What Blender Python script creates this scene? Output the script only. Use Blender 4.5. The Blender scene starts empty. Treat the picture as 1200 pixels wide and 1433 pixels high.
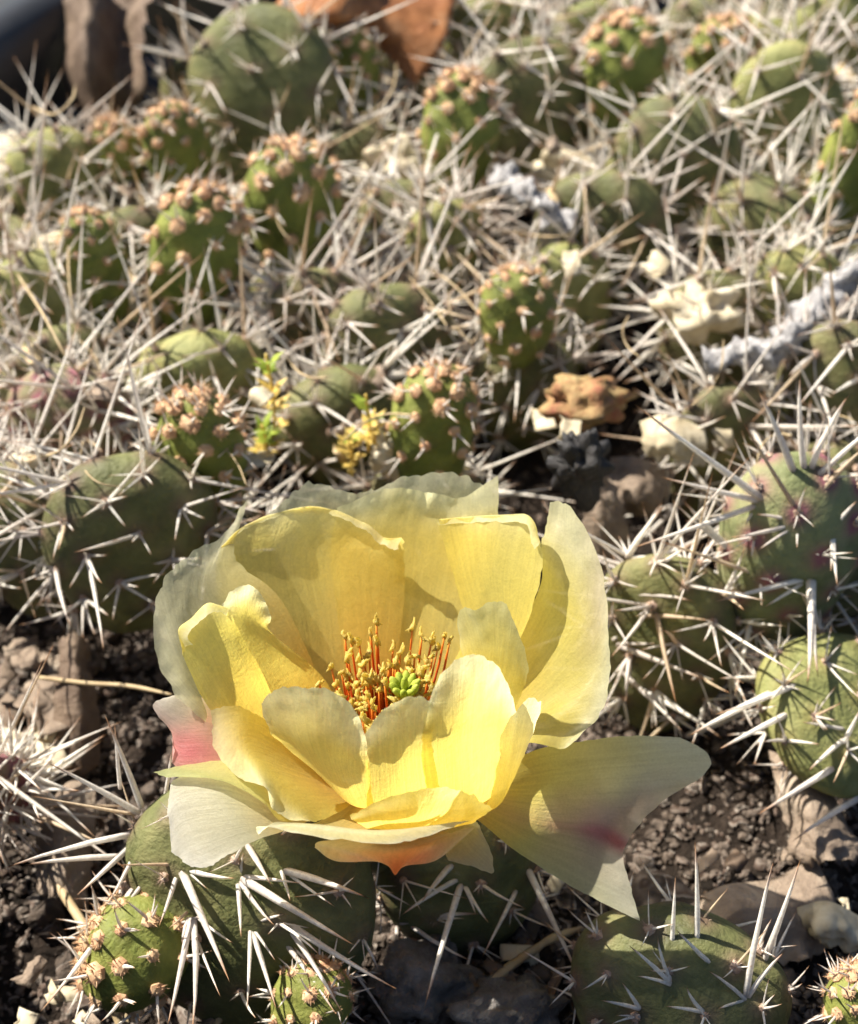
import bpy, math, random
import numpy as np
from mathutils import Vector, Matrix, Quaternion, noise

random.seed(11)
rng = np.random.default_rng(11)
S = 0.01                        # everything below is written in centimetres
scn = bpy.context.scene
col = scn.collection
R = math.radians

# ------------------------------------------------------------------ camera
CAM_H, PITCH, VFOV = 24.0, R(45), R(36)
TV = math.tan(VFOV / 2)
cam_d = bpy.data.cameras.new('camera')
cam = bpy.data.objects.new('camera', cam_d)
col.objects.link(cam)
cam.location = (0, 0, CAM_H * S)
cam.rotation_euler = (math.pi / 2 - PITCH, 0, 0)
cam_d.sensor_fit = 'VERTICAL'
cam_d.sensor_height = 24
cam_d.lens = 12 / TV
cam_d.clip_start = 0.01
cam_d.clip_end = 500
cam_d.dof.use_dof = True
cam_d.dof.focus_distance = 22.6 * S
cam_d.dof.aperture_fstop = cam_d.lens / 2.4
scn.camera = cam

# ------------------------------------------------------------------ light
SUN_EL, SUN_AZ = R(49), R(61)   # azimuth measured from straight behind, towards the left
to_sun = Vector((-math.sin(SUN_AZ) * math.cos(SUN_EL), math.cos(SUN_AZ) * math.cos(SUN_EL), math.sin(SUN_EL)))
sd = bpy.data.lights.new('sun', 'SUN')
sd.energy = 5.0
sd.angle = R(0.53)
sd.color = (1.0, 0.935, 0.83)
sun = bpy.data.objects.new('sun', sd)
col.objects.link(sun)
sun.rotation_euler = to_sun.to_track_quat('Z', 'Y').to_euler()
world = bpy.data.worlds.new('World')
scn.world = world
world.use_nodes = True
wn = world.node_tree.nodes
sky = wn.new('ShaderNodeTexSky')
sky.sky_type = 'NISHITA'
sky.sun_disc = False
sky.sun_elevation = SUN_EL
sky.sun_rotation = -SUN_AZ
bg = wn['Background']
bg.inputs['Strength'].default_value = 0.05
world.node_tree.links.new(sky.outputs[0], bg.inputs[0])
scn.view_settings.view_transform = 'Standard'
scn.view_settings.look = 'None'
scn.view_settings.exposure = 1.4
scn.view_settings.gamma = 1.0
scn.render.engine = 'CYCLES'
scn.cycles.use_denoising = True
scn.cycles.use_adaptive_sampling = True
scn.cycles.adaptive_threshold = 0.02
scn.cycles.max_bounces = 10
scn.cycles.diffuse_bounces = 6
scn.cycles.transparent_max_bounces = 12
scn.cycles.sample_clamp_indirect = 6

# ------------------------------------------------------------------ pixel helpers (photo is 1200 x 1433)
CP, SP = math.cos(PITCH), math.sin(PITCH)


def pd(px, py, D):
    """photo pixel + depth along the camera axis -> point (cm)"""
    u = (px - 600) / 716.5 * TV
    v = (716.5 - py) / 716.5 * TV
    return np.array((D * u, D * (CP + v * SP), CAM_H + D * (-SP + v * CP)))


def pz(px, py, z):
    """photo pixel on the horizontal plane z -> point (cm)"""
    v = (716.5 - py) / 716.5 * TV
    return pd(px, py, (CAM_H - z) / (SP - v * CP))


def depth(p):
    return p[1] * CP + (CAM_H - p[2]) * SP


def ppc(p):
    return 716.5 / TV / depth(p)


# ------------------------------------------------------------------ object helpers
def tag(o, label, cat, group=None, kind=None):
    o['label'] = label
    if cat:
        o['category'] = cat
    if group:
        o['group'] = group
    if kind:
        o['kind'] = kind
    return o


def empty(name, p):
    o = bpy.data.objects.new(name, None)
    o.empty_display_size = 0.005
    o.location = Vector(p) * S
    col.objects.link(o)
    return o


def mesh(name, V, F, mats, smooth=True, attrs=None, uv=None, mi=None):
    me = bpy.data.meshes.new(name)
    V = np.asarray(V, dtype=np.float64) * S
    me.from_pydata(V.tolist(), [], F if isinstance(F, list) else F.tolist())
    if not isinstance(mats, (list, tuple)):
        mats = [mats]
    for m in mats:
        me.materials.append(m)
    if smooth:
        me.polygons.foreach_set('use_smooth', np.ones(len(me.polygons), dtype=bool))
    if mi is not None:
        me.polygons.foreach_set('material_index', np.asarray(mi, dtype=np.int32))
    for k, a in (attrs or {}).items():
        a = np.asarray(a, dtype=np.float32)
        if a.ndim == 1:
            me.attributes.new(k, 'FLOAT', 'POINT').data.foreach_set('value', a)
        elif a.shape[1] == 4:
            me.attributes.new(k, 'FLOAT_COLOR', 'POINT').data.foreach_set('color', a.ravel())
        else:
            me.attributes.new(k, 'FLOAT_VECTOR', 'POINT').data.foreach_set('vector', a.ravel())
    me.update()
    return me


def obj(name, me, parent=None, loc=None):
    o = bpy.data.objects.new(name, me)
    col.objects.link(o)
    if parent is not None:
        o.parent = parent
    if loc is not None:
        o.location = Vector(loc) * S
    return o


# ------------------------------------------------------------------ material helpers
class NT:
    def __init__(self, name):
        self.m = bpy.data.materials.new(name)
        self.m.use_nodes = True
        self.t = self.m.node_tree
        self.t.nodes.clear()
        self.out = self.t.nodes.new('ShaderNodeOutputMaterial')
        self.pos = self.n('ShaderNodeNewGeometry').outputs['Position']

    def n(self, typ, **kw):
        nd = self.t.nodes.new(typ)
        for k, v in kw.items():
            setattr(nd, k, v)
        return nd

    def l(self, a, b):
        self.t.links.new(a, b)

    def set(self, sock, v):
        if hasattr(v, 'is_output'):
            self.l(v, sock)
        else:
            sock.default_value = v

    def noise(self, scale, detail=4, rough=0.55, vec=None, dist=0.0):
        nd = self.n('ShaderNodeTexNoise')
        self.l(vec if vec is not None else self.pos, nd.inputs['Vector'])
        nd.inputs['Scale'].default_value = scale
        nd.inputs['Detail'].default_value = detail
        nd.inputs['Roughness'].default_value = rough
        nd.inputs['Distortion'].default_value = dist
        return nd.outputs['Fac']

    def ramp(self, fac, stops, mode='LINEAR'):
        nd = self.n('ShaderNodeValToRGB')
        cr = nd.color_ramp
        cr.interpolation = mode
        while len(cr.elements) < len(stops):
            cr.elements.new(0.5)
        for e, (p, c) in zip(cr.elements, stops):
            e.position = p
            e.color = (*c, 1) if len(c) == 3 else c
        self.l(fac, nd.inputs[0])
        return nd.outputs[0]

    def mix(self, fac, a, b, mode='MIX'):
        nd = self.n('ShaderNodeMix', data_type='RGBA', blend_type=mode)
        self.set(nd.inputs[0], fac)
        for s, v in ((nd.inputs[6], a), (nd.inputs[7], b)):
            if isinstance(v, tuple):
                v = (*v, 1) if len(v) == 3 else v
            self.set(s, v)
        return nd.outputs[2]

    def math(self, op, a, b=0.0):
        nd = self.n('ShaderNodeMath', operation=op)
        self.set(nd.inputs[0], a)
        self.set(nd.inputs[1], b)
        return nd.outputs[0]

    def attr(self, name, out='Fac'):
        return self.n('ShaderNodeAttribute', attribute_name=name).outputs[out]

    def bump(self, h, strength, dist):
        nd = self.n('ShaderNodeBump')
        self.l(h, nd.inputs['Height'])
        nd.inputs['Strength'].default_value = strength
        nd.inputs['Distance'].default_value = dist
        return nd.outputs[0]

    def principled(self, color, rough=0.6, normal=None, spec=0.4, **kw):
        nd = self.n('ShaderNodeBsdfPrincipled')
        if isinstance(color, tuple):
            color = (*color, 1)
        self.set(nd.inputs['Base Color'], color)
        self.set(nd.inputs['Roughness'], rough)
        nd.inputs['Specular IOR Level'].default_value = spec
        if normal is not None:
            self.l(normal, nd.inputs['Normal'])
        for k, v in kw.items():
            self.set(nd.inputs[k.replace('_', ' ')], v)
        return nd.outputs[0]

    def shmix(self, fac, a, b):
        nd = self.n('ShaderNodeMixShader')
        self.set(nd.inputs[0], fac)
        self.l(a, nd.inputs[1])
        self.l(b, nd.inputs[2])
        return nd.outputs[0]

    def done(self, sh):
        self.l(sh, self.out.inputs[0])
        return self.m


def rough_mat(name, c1, c2, scale, rough=0.8, bump=0.5, bdist=0.0006, c3=None, spec=0.3, translucent=0.0):
    t = NT(name)
    f = t.noise(scale, 6, 0.65)
    stops = [(0.3, c1), (0.68, c2)] if c3 is None else [(0.28, c1), (0.52, c2), (0.74, c3)]
    c = t.ramp(f, stops)
    nb = t.bump(t.noise(scale * 3.1, 5, 0.7), bump, bdist)
    sh = t.principled(c, rough, nb, spec)
    if translucent:
        tr = t.n('ShaderNodeBsdfTranslucent')
        t.l(c, tr.inputs[0])
        sh = t.shmix(translucent, sh, tr.outputs[0])
    return t.done(sh)


def petal_material():
    t = NT('petal_tissue')
    c = t.attr('tint', 'Color')
    thin = t.attr('thin')
    st = t.attr('st', 'Vector')
    mp = t.n('ShaderNodeMapping')
    t.l(st, mp.inputs[0])
    mp.inputs['Scale'].default_value = (30, 3.6, 1)
    veins = t.noise(1.0, 5, 0.6, mp.outputs[0], 0.6)
    cells = t.noise(2600, 3, 0.6)
    crinkle = t.noise(420, 5, 0.6, None, 0.7)
    c = t.mix(0.5, c, t.ramp(veins, [(0.3, (0.84, 0.83, 0.78)), (0.62, (1.06, 1.06, 1.06))]), 'MULTIPLY')
    c = t.mix(0.5, c, t.ramp(cells, [(0.3, (0.86, 0.85, 0.8)), (0.7, (1.06, 1.06, 1.06))]), 'MULTIPLY')
    h = t.math('ADD', t.math('MULTIPLY', veins, 0.55), t.math('ADD', t.math('MULTIPLY', cells, 0.35), t.math('MULTIPLY', crinkle, 0.75)))
    nb = t.bump(h, 0.5, 0.00028)
    pr = t.principled(c, 0.42, nb, 0.35)
    pr.node.inputs['Sheen Weight'].default_value = 0.12
    tr = t.n('ShaderNodeBsdfTranslucent')
    deep = t.n('ShaderNodeGamma')          # light that has passed through the tissue is yellower
    t.l(c, deep.inputs[0])
    deep.inputs[1].default_value = 1.12
    t.l(deep.outputs[0], tr.inputs[0])
    t.l(nb, tr.inputs['Normal'])
    sh = t.shmix(0.76, pr, tr.outputs[0])
    tp = t.n('ShaderNodeBsdfTransparent')
    sh = t.shmix(t.math('MULTIPLY', thin, t.ramp(crinkle, [(0.3, (1, 1, 1)), (0.7, (0.45, 0.45, 0.45))])), sh, tp.outputs[0])
    return t.done(sh)


def pad_material(name, lo, mid, hi, blush, blush_amt):
    t = NT(name)
    f = t.noise(95, 5, 0.6, None, 0.4)
    fine = t.noise(900, 4, 0.6)
    c = t.ramp(f, [(0.28, lo), (0.5, mid), (0.74, hi)])
    c = t.mix(0.45, c, t.ramp(fine, [(0.3, (0.72, 0.74, 0.66)), (0.7, (1.15, 1.13, 1.05))]), 'MULTIPLY')
    near = t.attr('near')                # 1 at an areole, 0 away from it
    k = t.math('MULTIPLY', near, t.math('MULTIPLY', t.noise(60, 2), blush_amt * 2.0))
    c = t.mix(k, c, blush)
    # corky scratches and pale bloom
    sc = t.ramp(t.noise(300, 6, 0.75, None, 1.2), [(0.63, (0, 0, 0)), (0.72, (1, 1, 1))])
    c = t.mix(t.math('MULTIPLY', sc, 0.55), c, (0.30, 0.27, 0.17))
    nb = t.bump(t.math('ADD', t.math('MULTIPLY', fine, 0.4), t.noise(170, 6, 0.6, None, 0.8)), 0.6, 0.0014)
    pr = t.principled(c, t.ramp(f, [(0.3, (0.52,) * 3), (0.7, (0.72,) * 3)]), nb, 0.25)
    return t.done(pr)


def spine_material(name, pale, dull, tipc):
    t = NT(name)
    s = t.attr('along')
    reg = t.noise(42, 3, 0.6)
    band = t.noise(1500, 3, 0.65)
    body = t.mix(t.ramp(reg, [(0.42, (0, 0, 0)), (0.64, (1, 1, 1))]), pale, dull)
    body = t.mix(0.65, body, t.ramp(band, [(0.32, (0.74, 0.70, 0.66)), (0.62, (1.08, 1.08, 1.08))]), 'MULTIPLY')
    foot = t.ramp(s, [(0.0, (1, 1, 1)), (0.09, (0, 0, 0))])
    c = t.mix(t.math('MULTIPLY', foot, 0.5), body, (0.27, 0.16, 0.11))
    tip = t.ramp(s, [(0.72, (0, 0, 0)), (0.93, (1, 1, 1))])
    c = t.mix(t.math('MULTIPLY', tip, 0.85), c, tipc)
    pr = t.principled(c, 0.5, t.bump(band, 0.3, 0.0002), 0.4)
    tr = t.n('ShaderNodeBsdfTranslucent')
    t.l(c, tr.inputs[0])
    return t.done(t.shmix(0.42, pr, tr.outputs[0]))


M = {}
M['petal'] = petal_material()
M['pad_mature'] = pad_material('pad_skin_mature', (0.06, 0.066, 0.026), (0.115, 0.122, 0.046), (0.21, 0.20, 0.085), (0.16, 0.07, 0.075), 0.55)
M['pad_lit'] = pad_material('pad_skin_sunlit', (0.10, 0.115, 0.04), (0.19, 0.20, 0.072), (0.30, 0.29, 0.13), (0.24, 0.17, 0.06), 0.4)  # lighter copy of the mature skin, sunlight put into its colour
M['pad_blush'] = pad_material('pad_skin_blushed', (0.085, 0.10, 0.04), (0.17, 0.19, 0.085), (0.27, 0.26, 0.14), (0.22, 0.085, 0.10), 1.25)
M['pad_young'] = pad_material('pad_skin_young', (0.07, 0.096, 0.018), (0.14, 0.17, 0.034), (0.24, 0.26, 0.06), (0.20, 0.15, 0.05), 0.4)
M['spine'] = spine_material('spine_horn', (0.92, 0.89, 0.82), (0.70, 0.64, 0.58), (0.42, 0.19, 0.05))
M['spine_tan'] = spine_material('spine_horn_tan', (0.74, 0.62, 0.44), (0.56, 0.43, 0.30), (0.36, 0.15, 0.05))
M['tuft_young'] = rough_mat('glochid_tan', (0.46, 0.22, 0.13), (0.64, 0.42, 0.24), 500, 0.75, 0.3, 0.0002, (0.74, 0.58, 0.38), translucent=0.25)
M['tuft_old'] = rough_mat('glochid_grey', (0.16, 0.10, 0.08), (0.36, 0.25, 0.18), 700, 0.85, 0.3, 0.0002, (0.50, 0.42, 0.36))
M['soil'] = rough_mat('potting_soil', (0.010, 0.008, 0.006), (0.028, 0.020, 0.015), 180, 0.95, 0.9, 0.003, (0.07, 0.052, 0.04), 0.15)
def gravel_material():
    t = NT('gravel_stone')
    rnd = t.n('ShaderNodeObjectInfo').outputs['Random']
    f = t.math('FRACT', t.math('ADD', t.math('MULTIPLY', t.noise(230, 1, 0.4), 3.0), rnd))
    c = t.ramp(f, [(0.0, (0.035, 0.027, 0.021)), (0.35, (0.085, 0.063, 0.047)), (0.6, (0.15, 0.12, 0.098)), (0.8, (0.07, 0.043, 0.03)), (1.0, (0.27, 0.235, 0.20))])
    c = t.mix(0.6, c, t.ramp(t.noise(900, 4, 0.7), [(0.3, (0.6, 0.58, 0.55)), (0.7, (1.15, 1.15, 1.15))]), 'MULTIPLY')
    return t.done(t.principled(c, 0.75, t.bump(t.noise(500, 5, 0.7), 0.7, 0.001), 0.3))


M['pebble'] = gravel_material()
M['stone_grey'] = rough_mat('grey_stone', (0.075, 0.062, 0.052), (0.19, 0.175, 0.16), 170, 0.85, 1.0, 0.0022, (0.33, 0.31, 0.29))
M['leaf_tan'] = rough_mat('dry_leaf_tan', (0.15, 0.11, 0.08), (0.28, 0.215, 0.16), 120, 0.75, 0.8, 0.0012, (0.42, 0.35, 0.27), translucent=0.2)
M['leaf_brown'] = rough_mat('dry_leaf_brown', (0.09, 0.06, 0.042), (0.17, 0.12, 0.085), 110, 0.7, 0.8, 0.0012, (0.27, 0.20, 0.14), translucent=0.2)
M['leaf_rust'] = rough_mat('dry_leaf_rust', (0.20, 0.075, 0.03), (0.34, 0.14, 0.05), 110, 0.6, 0.7, 0.0012, (0.44, 0.23, 0.11), translucent=0.25)
M['paper'] = rough_mat('papery_husk', (0.44, 0.36, 0.22), (0.64, 0.56, 0.40), 160, 0.7, 0.5, 0.0005, (0.76, 0.70, 0.56), translucent=0.3)
M['straw'] = rough_mat('dry_straw', (0.27, 0.19, 0.10), (0.46, 0.36, 0.21), 240, 0.6, 0.4, 0.0003)
M['wool'] = rough_mat('grey_wool', (0.22, 0.21, 0.21), (0.55, 0.53, 0.52), 420, 0.95, 1.0, 0.0015, (0.82, 0.80, 0.78), 0.1)
M['char'] = rough_mat('blackened_husk', (0.008, 0.007, 0.007), (0.018, 0.016, 0.016), 260, 0.5, 0.8, 0.001, (0.05, 0.045, 0.045), 0.45)
M['sprig'] = rough_mat('sprig_green', (0.16, 0.24, 0.025), (0.30, 0.38, 0.05), 200, 0.5, 0.2, 0.0002, (0.46, 0.44, 0.10), translucent=0.35)
M['sprig_dry'] = rough_mat('sprig_yellow', (0.45, 0.30, 0.06), (0.62, 0.46, 0.12), 200, 0.55, 0.2, 0.0002, (0.72, 0.60, 0.25), translucent=0.3)
M['plastic'] = rough_mat('black_planter_plastic', (0.012, 0.013, 0.015), (0.02, 0.021, 0.024), 90, 0.42, 0.12, 0.0004, spec=0.5)
M['paving'] = rough_mat('dark_paving', (0.03, 0.03, 0.032), (0.05, 0.05, 0.052), 12, 0.9, 0.4, 0.002, (0.075, 0.073, 0.07))
M['anther'] = rough_mat('anther_pollen', (0.95, 0.68, 0.12), (0.96, 0.80, 0.24), 1500, 0.8, 1.0, 0.0005, (0.97, 0.88, 0.42), 0.15, translucent=0.5)
M['stigma'] = rough_mat('stigma_green', (0.30, 0.36, 0.035), (0.42, 0.48, 0.06), 600, 0.6, 0.5, 0.0003, (0.54, 0.58, 0.14), translucent=0.35)
M['husk_red'] = rough_mat('withered_bud', (0.26, 0.06, 0.04), (0.30, 0.19, 0.08), 170, 0.6, 0.8, 0.0012, (0.42, 0.34, 0.16))


def filament_material():
    t = NT('filament_orange')
    s = t.attr('along')
    c = t.ramp(s, [(0.0, (0.22, 0.012, 0.006)), (0.45, (0.50, 0.05, 0.01)), (0.8, (0.74, 0.16, 0.02)), (1.0, (0.85, 0.38, 0.06))])
    pr = t.principled(c, 0.4, None, 0.4)
    tr = t.n('ShaderNodeBsdfTranslucent')
    t.l(c, tr.inputs[0])
    return t.done(t.shmix(0.25, pr, tr.outputs[0]))


M['filament'] = filament_material()


# ------------------------------------------------------------------ geometry helpers
def catmull(P, n):
    """P (k, ...) -> n samples along axis 0"""
    P = np.asarray(P, dtype=float)
    k = len(P)
    if k == 1:
        return np.repeat(P, n, 0)
    E = np.concatenate([2 * P[:1] - P[1:2], P, 2 * P[-1:] - P[-2:-1]])
    t = np.linspace(0, k - 1, n)
    i = np.minimum(t.astype(int), k - 2)
    f = (t - i).reshape((-1,) + (1,) * (P.ndim - 1))
    p0, p1, p2, p3 = E[i], E[i + 1], E[i + 2], E[i + 3]
    return 0.5 * (2 * p1 + (p2 - p0) * f + (2 * p0 - 5 * p1 + 4 * p2 - p3) * f * f + (3 * p1 - p0 - 3 * p2 + p3) * f ** 3)


def grid_faces(nr, nc, closed=False):
    F = []
    for r in range(nr - 1):
        for c in range(nc if closed else nc - 1):
            c2 = (c + 1) % nc
            F.append((r * nc + c, r * nc + c2, (r + 1) * nc + c2, (r + 1) * nc + c))
    return F


def vnoise(P, scale, seed=0.0):
    return np.array([noise.noise(Vector((p[0] * scale + seed, p[1] * scale - seed, p[2] * scale + 2 * seed))) for p in P])


def sheet(rows, nr, nc, seed, ripple=0.0, ripple_scale=1.2, fray=0.0, rstart=0.45):
    """rows of 3-D points (cm), base to tip -> rippled surface grid and its (u, v)"""
    G = np.stack([catmull(r, nc) for r in rows])
    G = catmull(G, nr)
    v = np.linspace(0, 1, nr)[:, None] * np.ones((1, nc))
    u = np.ones((nr, 1)) * np.linspace(0, 1, nc)[None]
    du = np.gradient(G, axis=1)
    dv = np.gradient(G, axis=0)
    N = np.cross(du, dv)
    N /= np.linalg.norm(N, axis=2, keepdims=True) + 1e-9
    edge = np.clip((v - rstart) / (1 - rstart), 0, 1) ** 1.6
    side = np.clip((np.abs(u - 0.5) - 0.33) / 0.17, 0, 1) * np.clip((v - 0.3) / 0.5, 0, 1)
    w = np.maximum(edge, 0.6 * side)
    flat = G.reshape(-1, 3)
    n1 = vnoise(flat, ripple_scale, seed * 3.1).reshape(nr, nc)
    n2 = vnoise(flat, ripple_scale * 3.3, seed * 5.7).reshape(nr, nc)
    n3 = vnoise(flat, 5.2, seed * 2.3).reshape(nr, nc)
    lip = np.maximum(np.clip((v - 0.78) / 0.22, 0, 1), np.clip((np.abs(u - 0.5) - 0.42) / 0.08, 0, 1) * np.clip((v - .4) / .4, 0, 1)) ** 1.5
    G = G + N * ((n1 * 1.0 + n2 * 0.4) * ripple * w + 0.5 * ripple * n3 * lip)[..., None]
    if fray:
        k = np.clip((v - 0.9) / 0.1, 0, 1) ** 2
        ks = np.clip((np.abs(u - 0.5) - 0.45) / 0.05, 0, 1) ** 2 * np.clip((v - .35) / .4, 0, 1)
        f1 = vnoise(flat, 7.0, seed).reshape(nr, nc) + 0.7 * vnoise(flat, 17.0, seed + 4).reshape(nr, nc)
        dvn = dv / (np.linalg.norm(dv, axis=2, keepdims=True) + 1e-9)
        dun = du / (np.linalg.norm(du, axis=2, keepdims=True) + 1e-9)
        G = G + dvn * (f1 * k * fray)[..., None] + dun * (f1 * ks * fray)[..., None]
    return G, u, v


def tube(path, radii, ns=8, twist=0.0, lump=0.0, seed=1.0, lscale=4.0, cap=True):
    P = np.asarray(path, float)
    n = len(P)
    T = np.gradient(P, axis=0)
    T /= np.linalg.norm(T, axis=1, keepdims=True) + 1e-9
    up = np.array((0.3, 0.2, 0.93))
    V = []
    for i in range(n):
        a = np.cross(T[i], up)
        a /= np.linalg.norm(a) + 1e-9
        b = np.cross(T[i], a)
        for j in range(ns):
            an = 2 * math.pi * j / ns + twist * i
            V.append(P[i] + radii[i] * (math.cos(an) * a + math.sin(an) * b))
    V = np.array(V)
    if lump:
        c = np.repeat(P, ns, 0)
        k = 1 + lump * (vnoise(V, lscale, seed) + 0.5 * vnoise(V, lscale * 2.7, seed + 3))[:, None] * 1.6
        V = c + (V - c) * k
    F = grid_faces(n, ns, True)
    if cap:
        F.append(tuple(range(ns))[::-1])
        F.append(tuple((n - 1) * ns + j for j in range(ns)))
    along = np.repeat(np.linspace(0, 1, n), ns)
    return V, F, along


def blob(ns, nr, axes, lump, lscale, seed, flat=0.0):
    """lumpy closed ellipsoid around the origin"""
    V = [(0, 0, -1.0)]
    for r in range(1, nr):
        ph = math.pi * r / nr
        for j in range(ns):
            a = 2 * math.pi * j / ns
            V.append((math.sin(ph) * math.cos(a), math.sin(ph) * math.sin(a), -math.cos(ph)))
    V.append((0, 0, 1.0))
    V = np.array(V)
    k = 1 + lump * (vnoise(V, lscale, seed) + 0.5 * vnoise(V, lscale * 2.6, seed + 7))
    V = V * k[:, None] * np.array(axes)
    F = [(0, 1 + (j + 1) % ns, 1 + j) for j in range(ns)]
    for r in range(nr - 2):
        for j in range(ns):
            a, b = 1 + r * ns + j, 1 + r * ns + (j + 1) % ns
            F.append((a, b, b + ns, a + ns))
    top = len(V) - 1
    o = 1 + (nr - 2) * ns
    F += [(top, o + j, o + (j + 1) % ns) for j in range(ns)]
    return V, F


def basis(d):
    d = np.asarray(d, float)
    d = d / (np.linalg.norm(d) + 1e-9)
    a = np.cross(d, (0, 0, 1) if abs(d[2]) < 0.9 else (1, 0, 0))
    a /= np.linalg.norm(a)
    b = np.cross(d, a)
    return a, b, d


def quat_z(d, roll=0.0):
    a, b, d = basis(d)
    m = Matrix(((a[0], b[0], d[0]), (a[1], b[1], d[1]), (a[2], b[2], d[2])))
    return m.to_quaternion() @ Quaternion((0, 0, 1), roll)


# unit spine: length 1 along z, foot radius 1, slightly bowed
def spine_template(ns, bow):
    zs = [0.0, 0.03, 0.35, 0.72, 0.9]
    rs = [0.75, 1.0, 0.86, 0.48, 0.2]
    V, A = [], []
    for z, r in zip(zs, rs):
        for j in range(ns):
            a = 2 * math.pi * j / ns
            V.append((r * math.cos(a) + bow * 4 * z * (1 - z), r * math.sin(a), z))
            A.append(z)
    V.append((0, 0, 1.0))
    A.append(1.0)
    F = grid_faces(len(zs), ns, True)
    o = (len(zs) - 1) * ns
    F += [(o + j, o + (j + 1) % ns, len(V) - 1) for j in range(ns)]
    return np.array(V), F, np.array(A)


def spine_unit_mesh(name, bow, mat):
    V, F, A = spine_template(6, bow)
    return mesh(name, V / S, F, mat, attrs={'along': A})


SPINE_ME = [spine_unit_mesh('spine', b, M['spine']) for b in (0.3, 1.0, -0.7)]
SPINE_TAN_ME = [spine_unit_mesh('spine_tan', b, M['spine_tan']) for b in (0.4, -0.9)]
ST_V, ST_F, ST_A = spine_template(5, 0.7)


def spine_obj(parent, origin, p, d, L, r, tan=False):
    me = random.choice(SPINE_TAN_ME if tan else SPINE_ME)
    o = bpy.data.objects.new('spine', me)
    col.objects.link(o)
    o.parent = parent
    o.location = Vector(np.asarray(p) - origin) * S
    o.rotation_mode = 'QUATERNION'
    o.rotation_quaternion = quat_z(d, random.uniform(0, 6.28))
    o.scale = (r * S, r * S, L * S)
    return o


def spines_joined(items):
    """items: (point, dir, length, radius) -> V, F, along"""
    Vs, Fs, As = [], [], []
    off = 0
    nv = len(ST_V)
    for p, d, L, r in items:
        a, b, d = basis(d)
        an = random.uniform(0, 6.28)
        a2 = a * math.cos(an) + b * math.sin(an)
        b2 = -a * math.sin(an) + b * math.cos(an)
        Vs.append(np.asarray(p) + r * (ST_V[:, :1] * a2 + ST_V[:, 1:2] * b2) + L * ST_V[:, 2:3] * d)
        Fs += [tuple(i + off for i in f) for f in ST_F]
        As.append(ST_A)
        off += nv
    return np.concatenate(Vs), Fs, np.concatenate(As)


def cones(items, ns=4):
    V, F = [], []
    for p, d, L, r in items:
        a, b, d = basis(d)
        o = len(V)
        for j in range(ns):
            an = 2 * math.pi * j / ns
            V.append(p + r * (math.cos(an) * a + math.sin(an) * b))
        V.append(p + d * L)
        F += [(o + j, o + (j + 1) % ns, o + ns) for j in range(ns)]
    return V, F


def rand_dir(spread):
    """unit vector around +z"""
    th = spread * math.sqrt(random.random())
    a = random.uniform(0, 6.283)
    return np.array((math.sin(th) * math.cos(a), math.sin(th) * math.sin(a), math.cos(th)))


def tuft_mesh(name, n, rad, length, mat, spines):
    """an areole: felt cushion, bristles and a few tiny spines; +z is outwards, cm"""
    V, F = blob(7, 5, (rad, rad, rad * 0.7), 0.35, 2.2, random.random() * 20)
    V = list(V)
    mi = [0] * len(F)
    it = []
    for _ in range(n):
        d = rand_dir(1.25)
        p = d * rad * 0.55 * np.array((1, 1, 0.6))
        it.append((p, d + np.array((0, 0, 0.25)), length * random.uniform(0.55, 1.1), 0.011))
    v2, f2 = cones(it)
    o = len(V)
    V += v2
    F = F + [tuple(i + o for i in f) for f in f2]
    mi += [0] * len(f2)
    A = [0.5] * len(V)
    if spines:
        it = []
        for _ in range(spines):
            d = rand_dir(1.2)
            it.append((d * rad * 0.3, d, random.uniform(0.25, 0.5), random.uniform(0.016, 0.026)))
        v3, f3, a3 = spines_joined(it)
        o = len(V)
        V += list(v3)
        F = F + [tuple(i + o for i in f) for f in f3]
        mi += [1] * len(f3)
        A += list(a3)
    return mesh(name, np.array(V), F, [mat, M['spine']], smooth=False, attrs={'along': np.array(A)}, mi=mi)


TUFT_YOUNG = [tuft_mesh('areole_young', 18, 0.11, 0.11, M['tuft_young'], k) for k in (1, 2, 3, 3)]
TUFT_CROWN = [tuft_mesh('areole_crown', 26, 0.145, 0.15, M['tuft_young'], k) for k in (1, 2, 3)]
TUFT_OLD = [tuft_mesh('areole_old', 12, 0.09, 0.13, M['tuft_old'], 0) for _ in range(3)]


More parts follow.
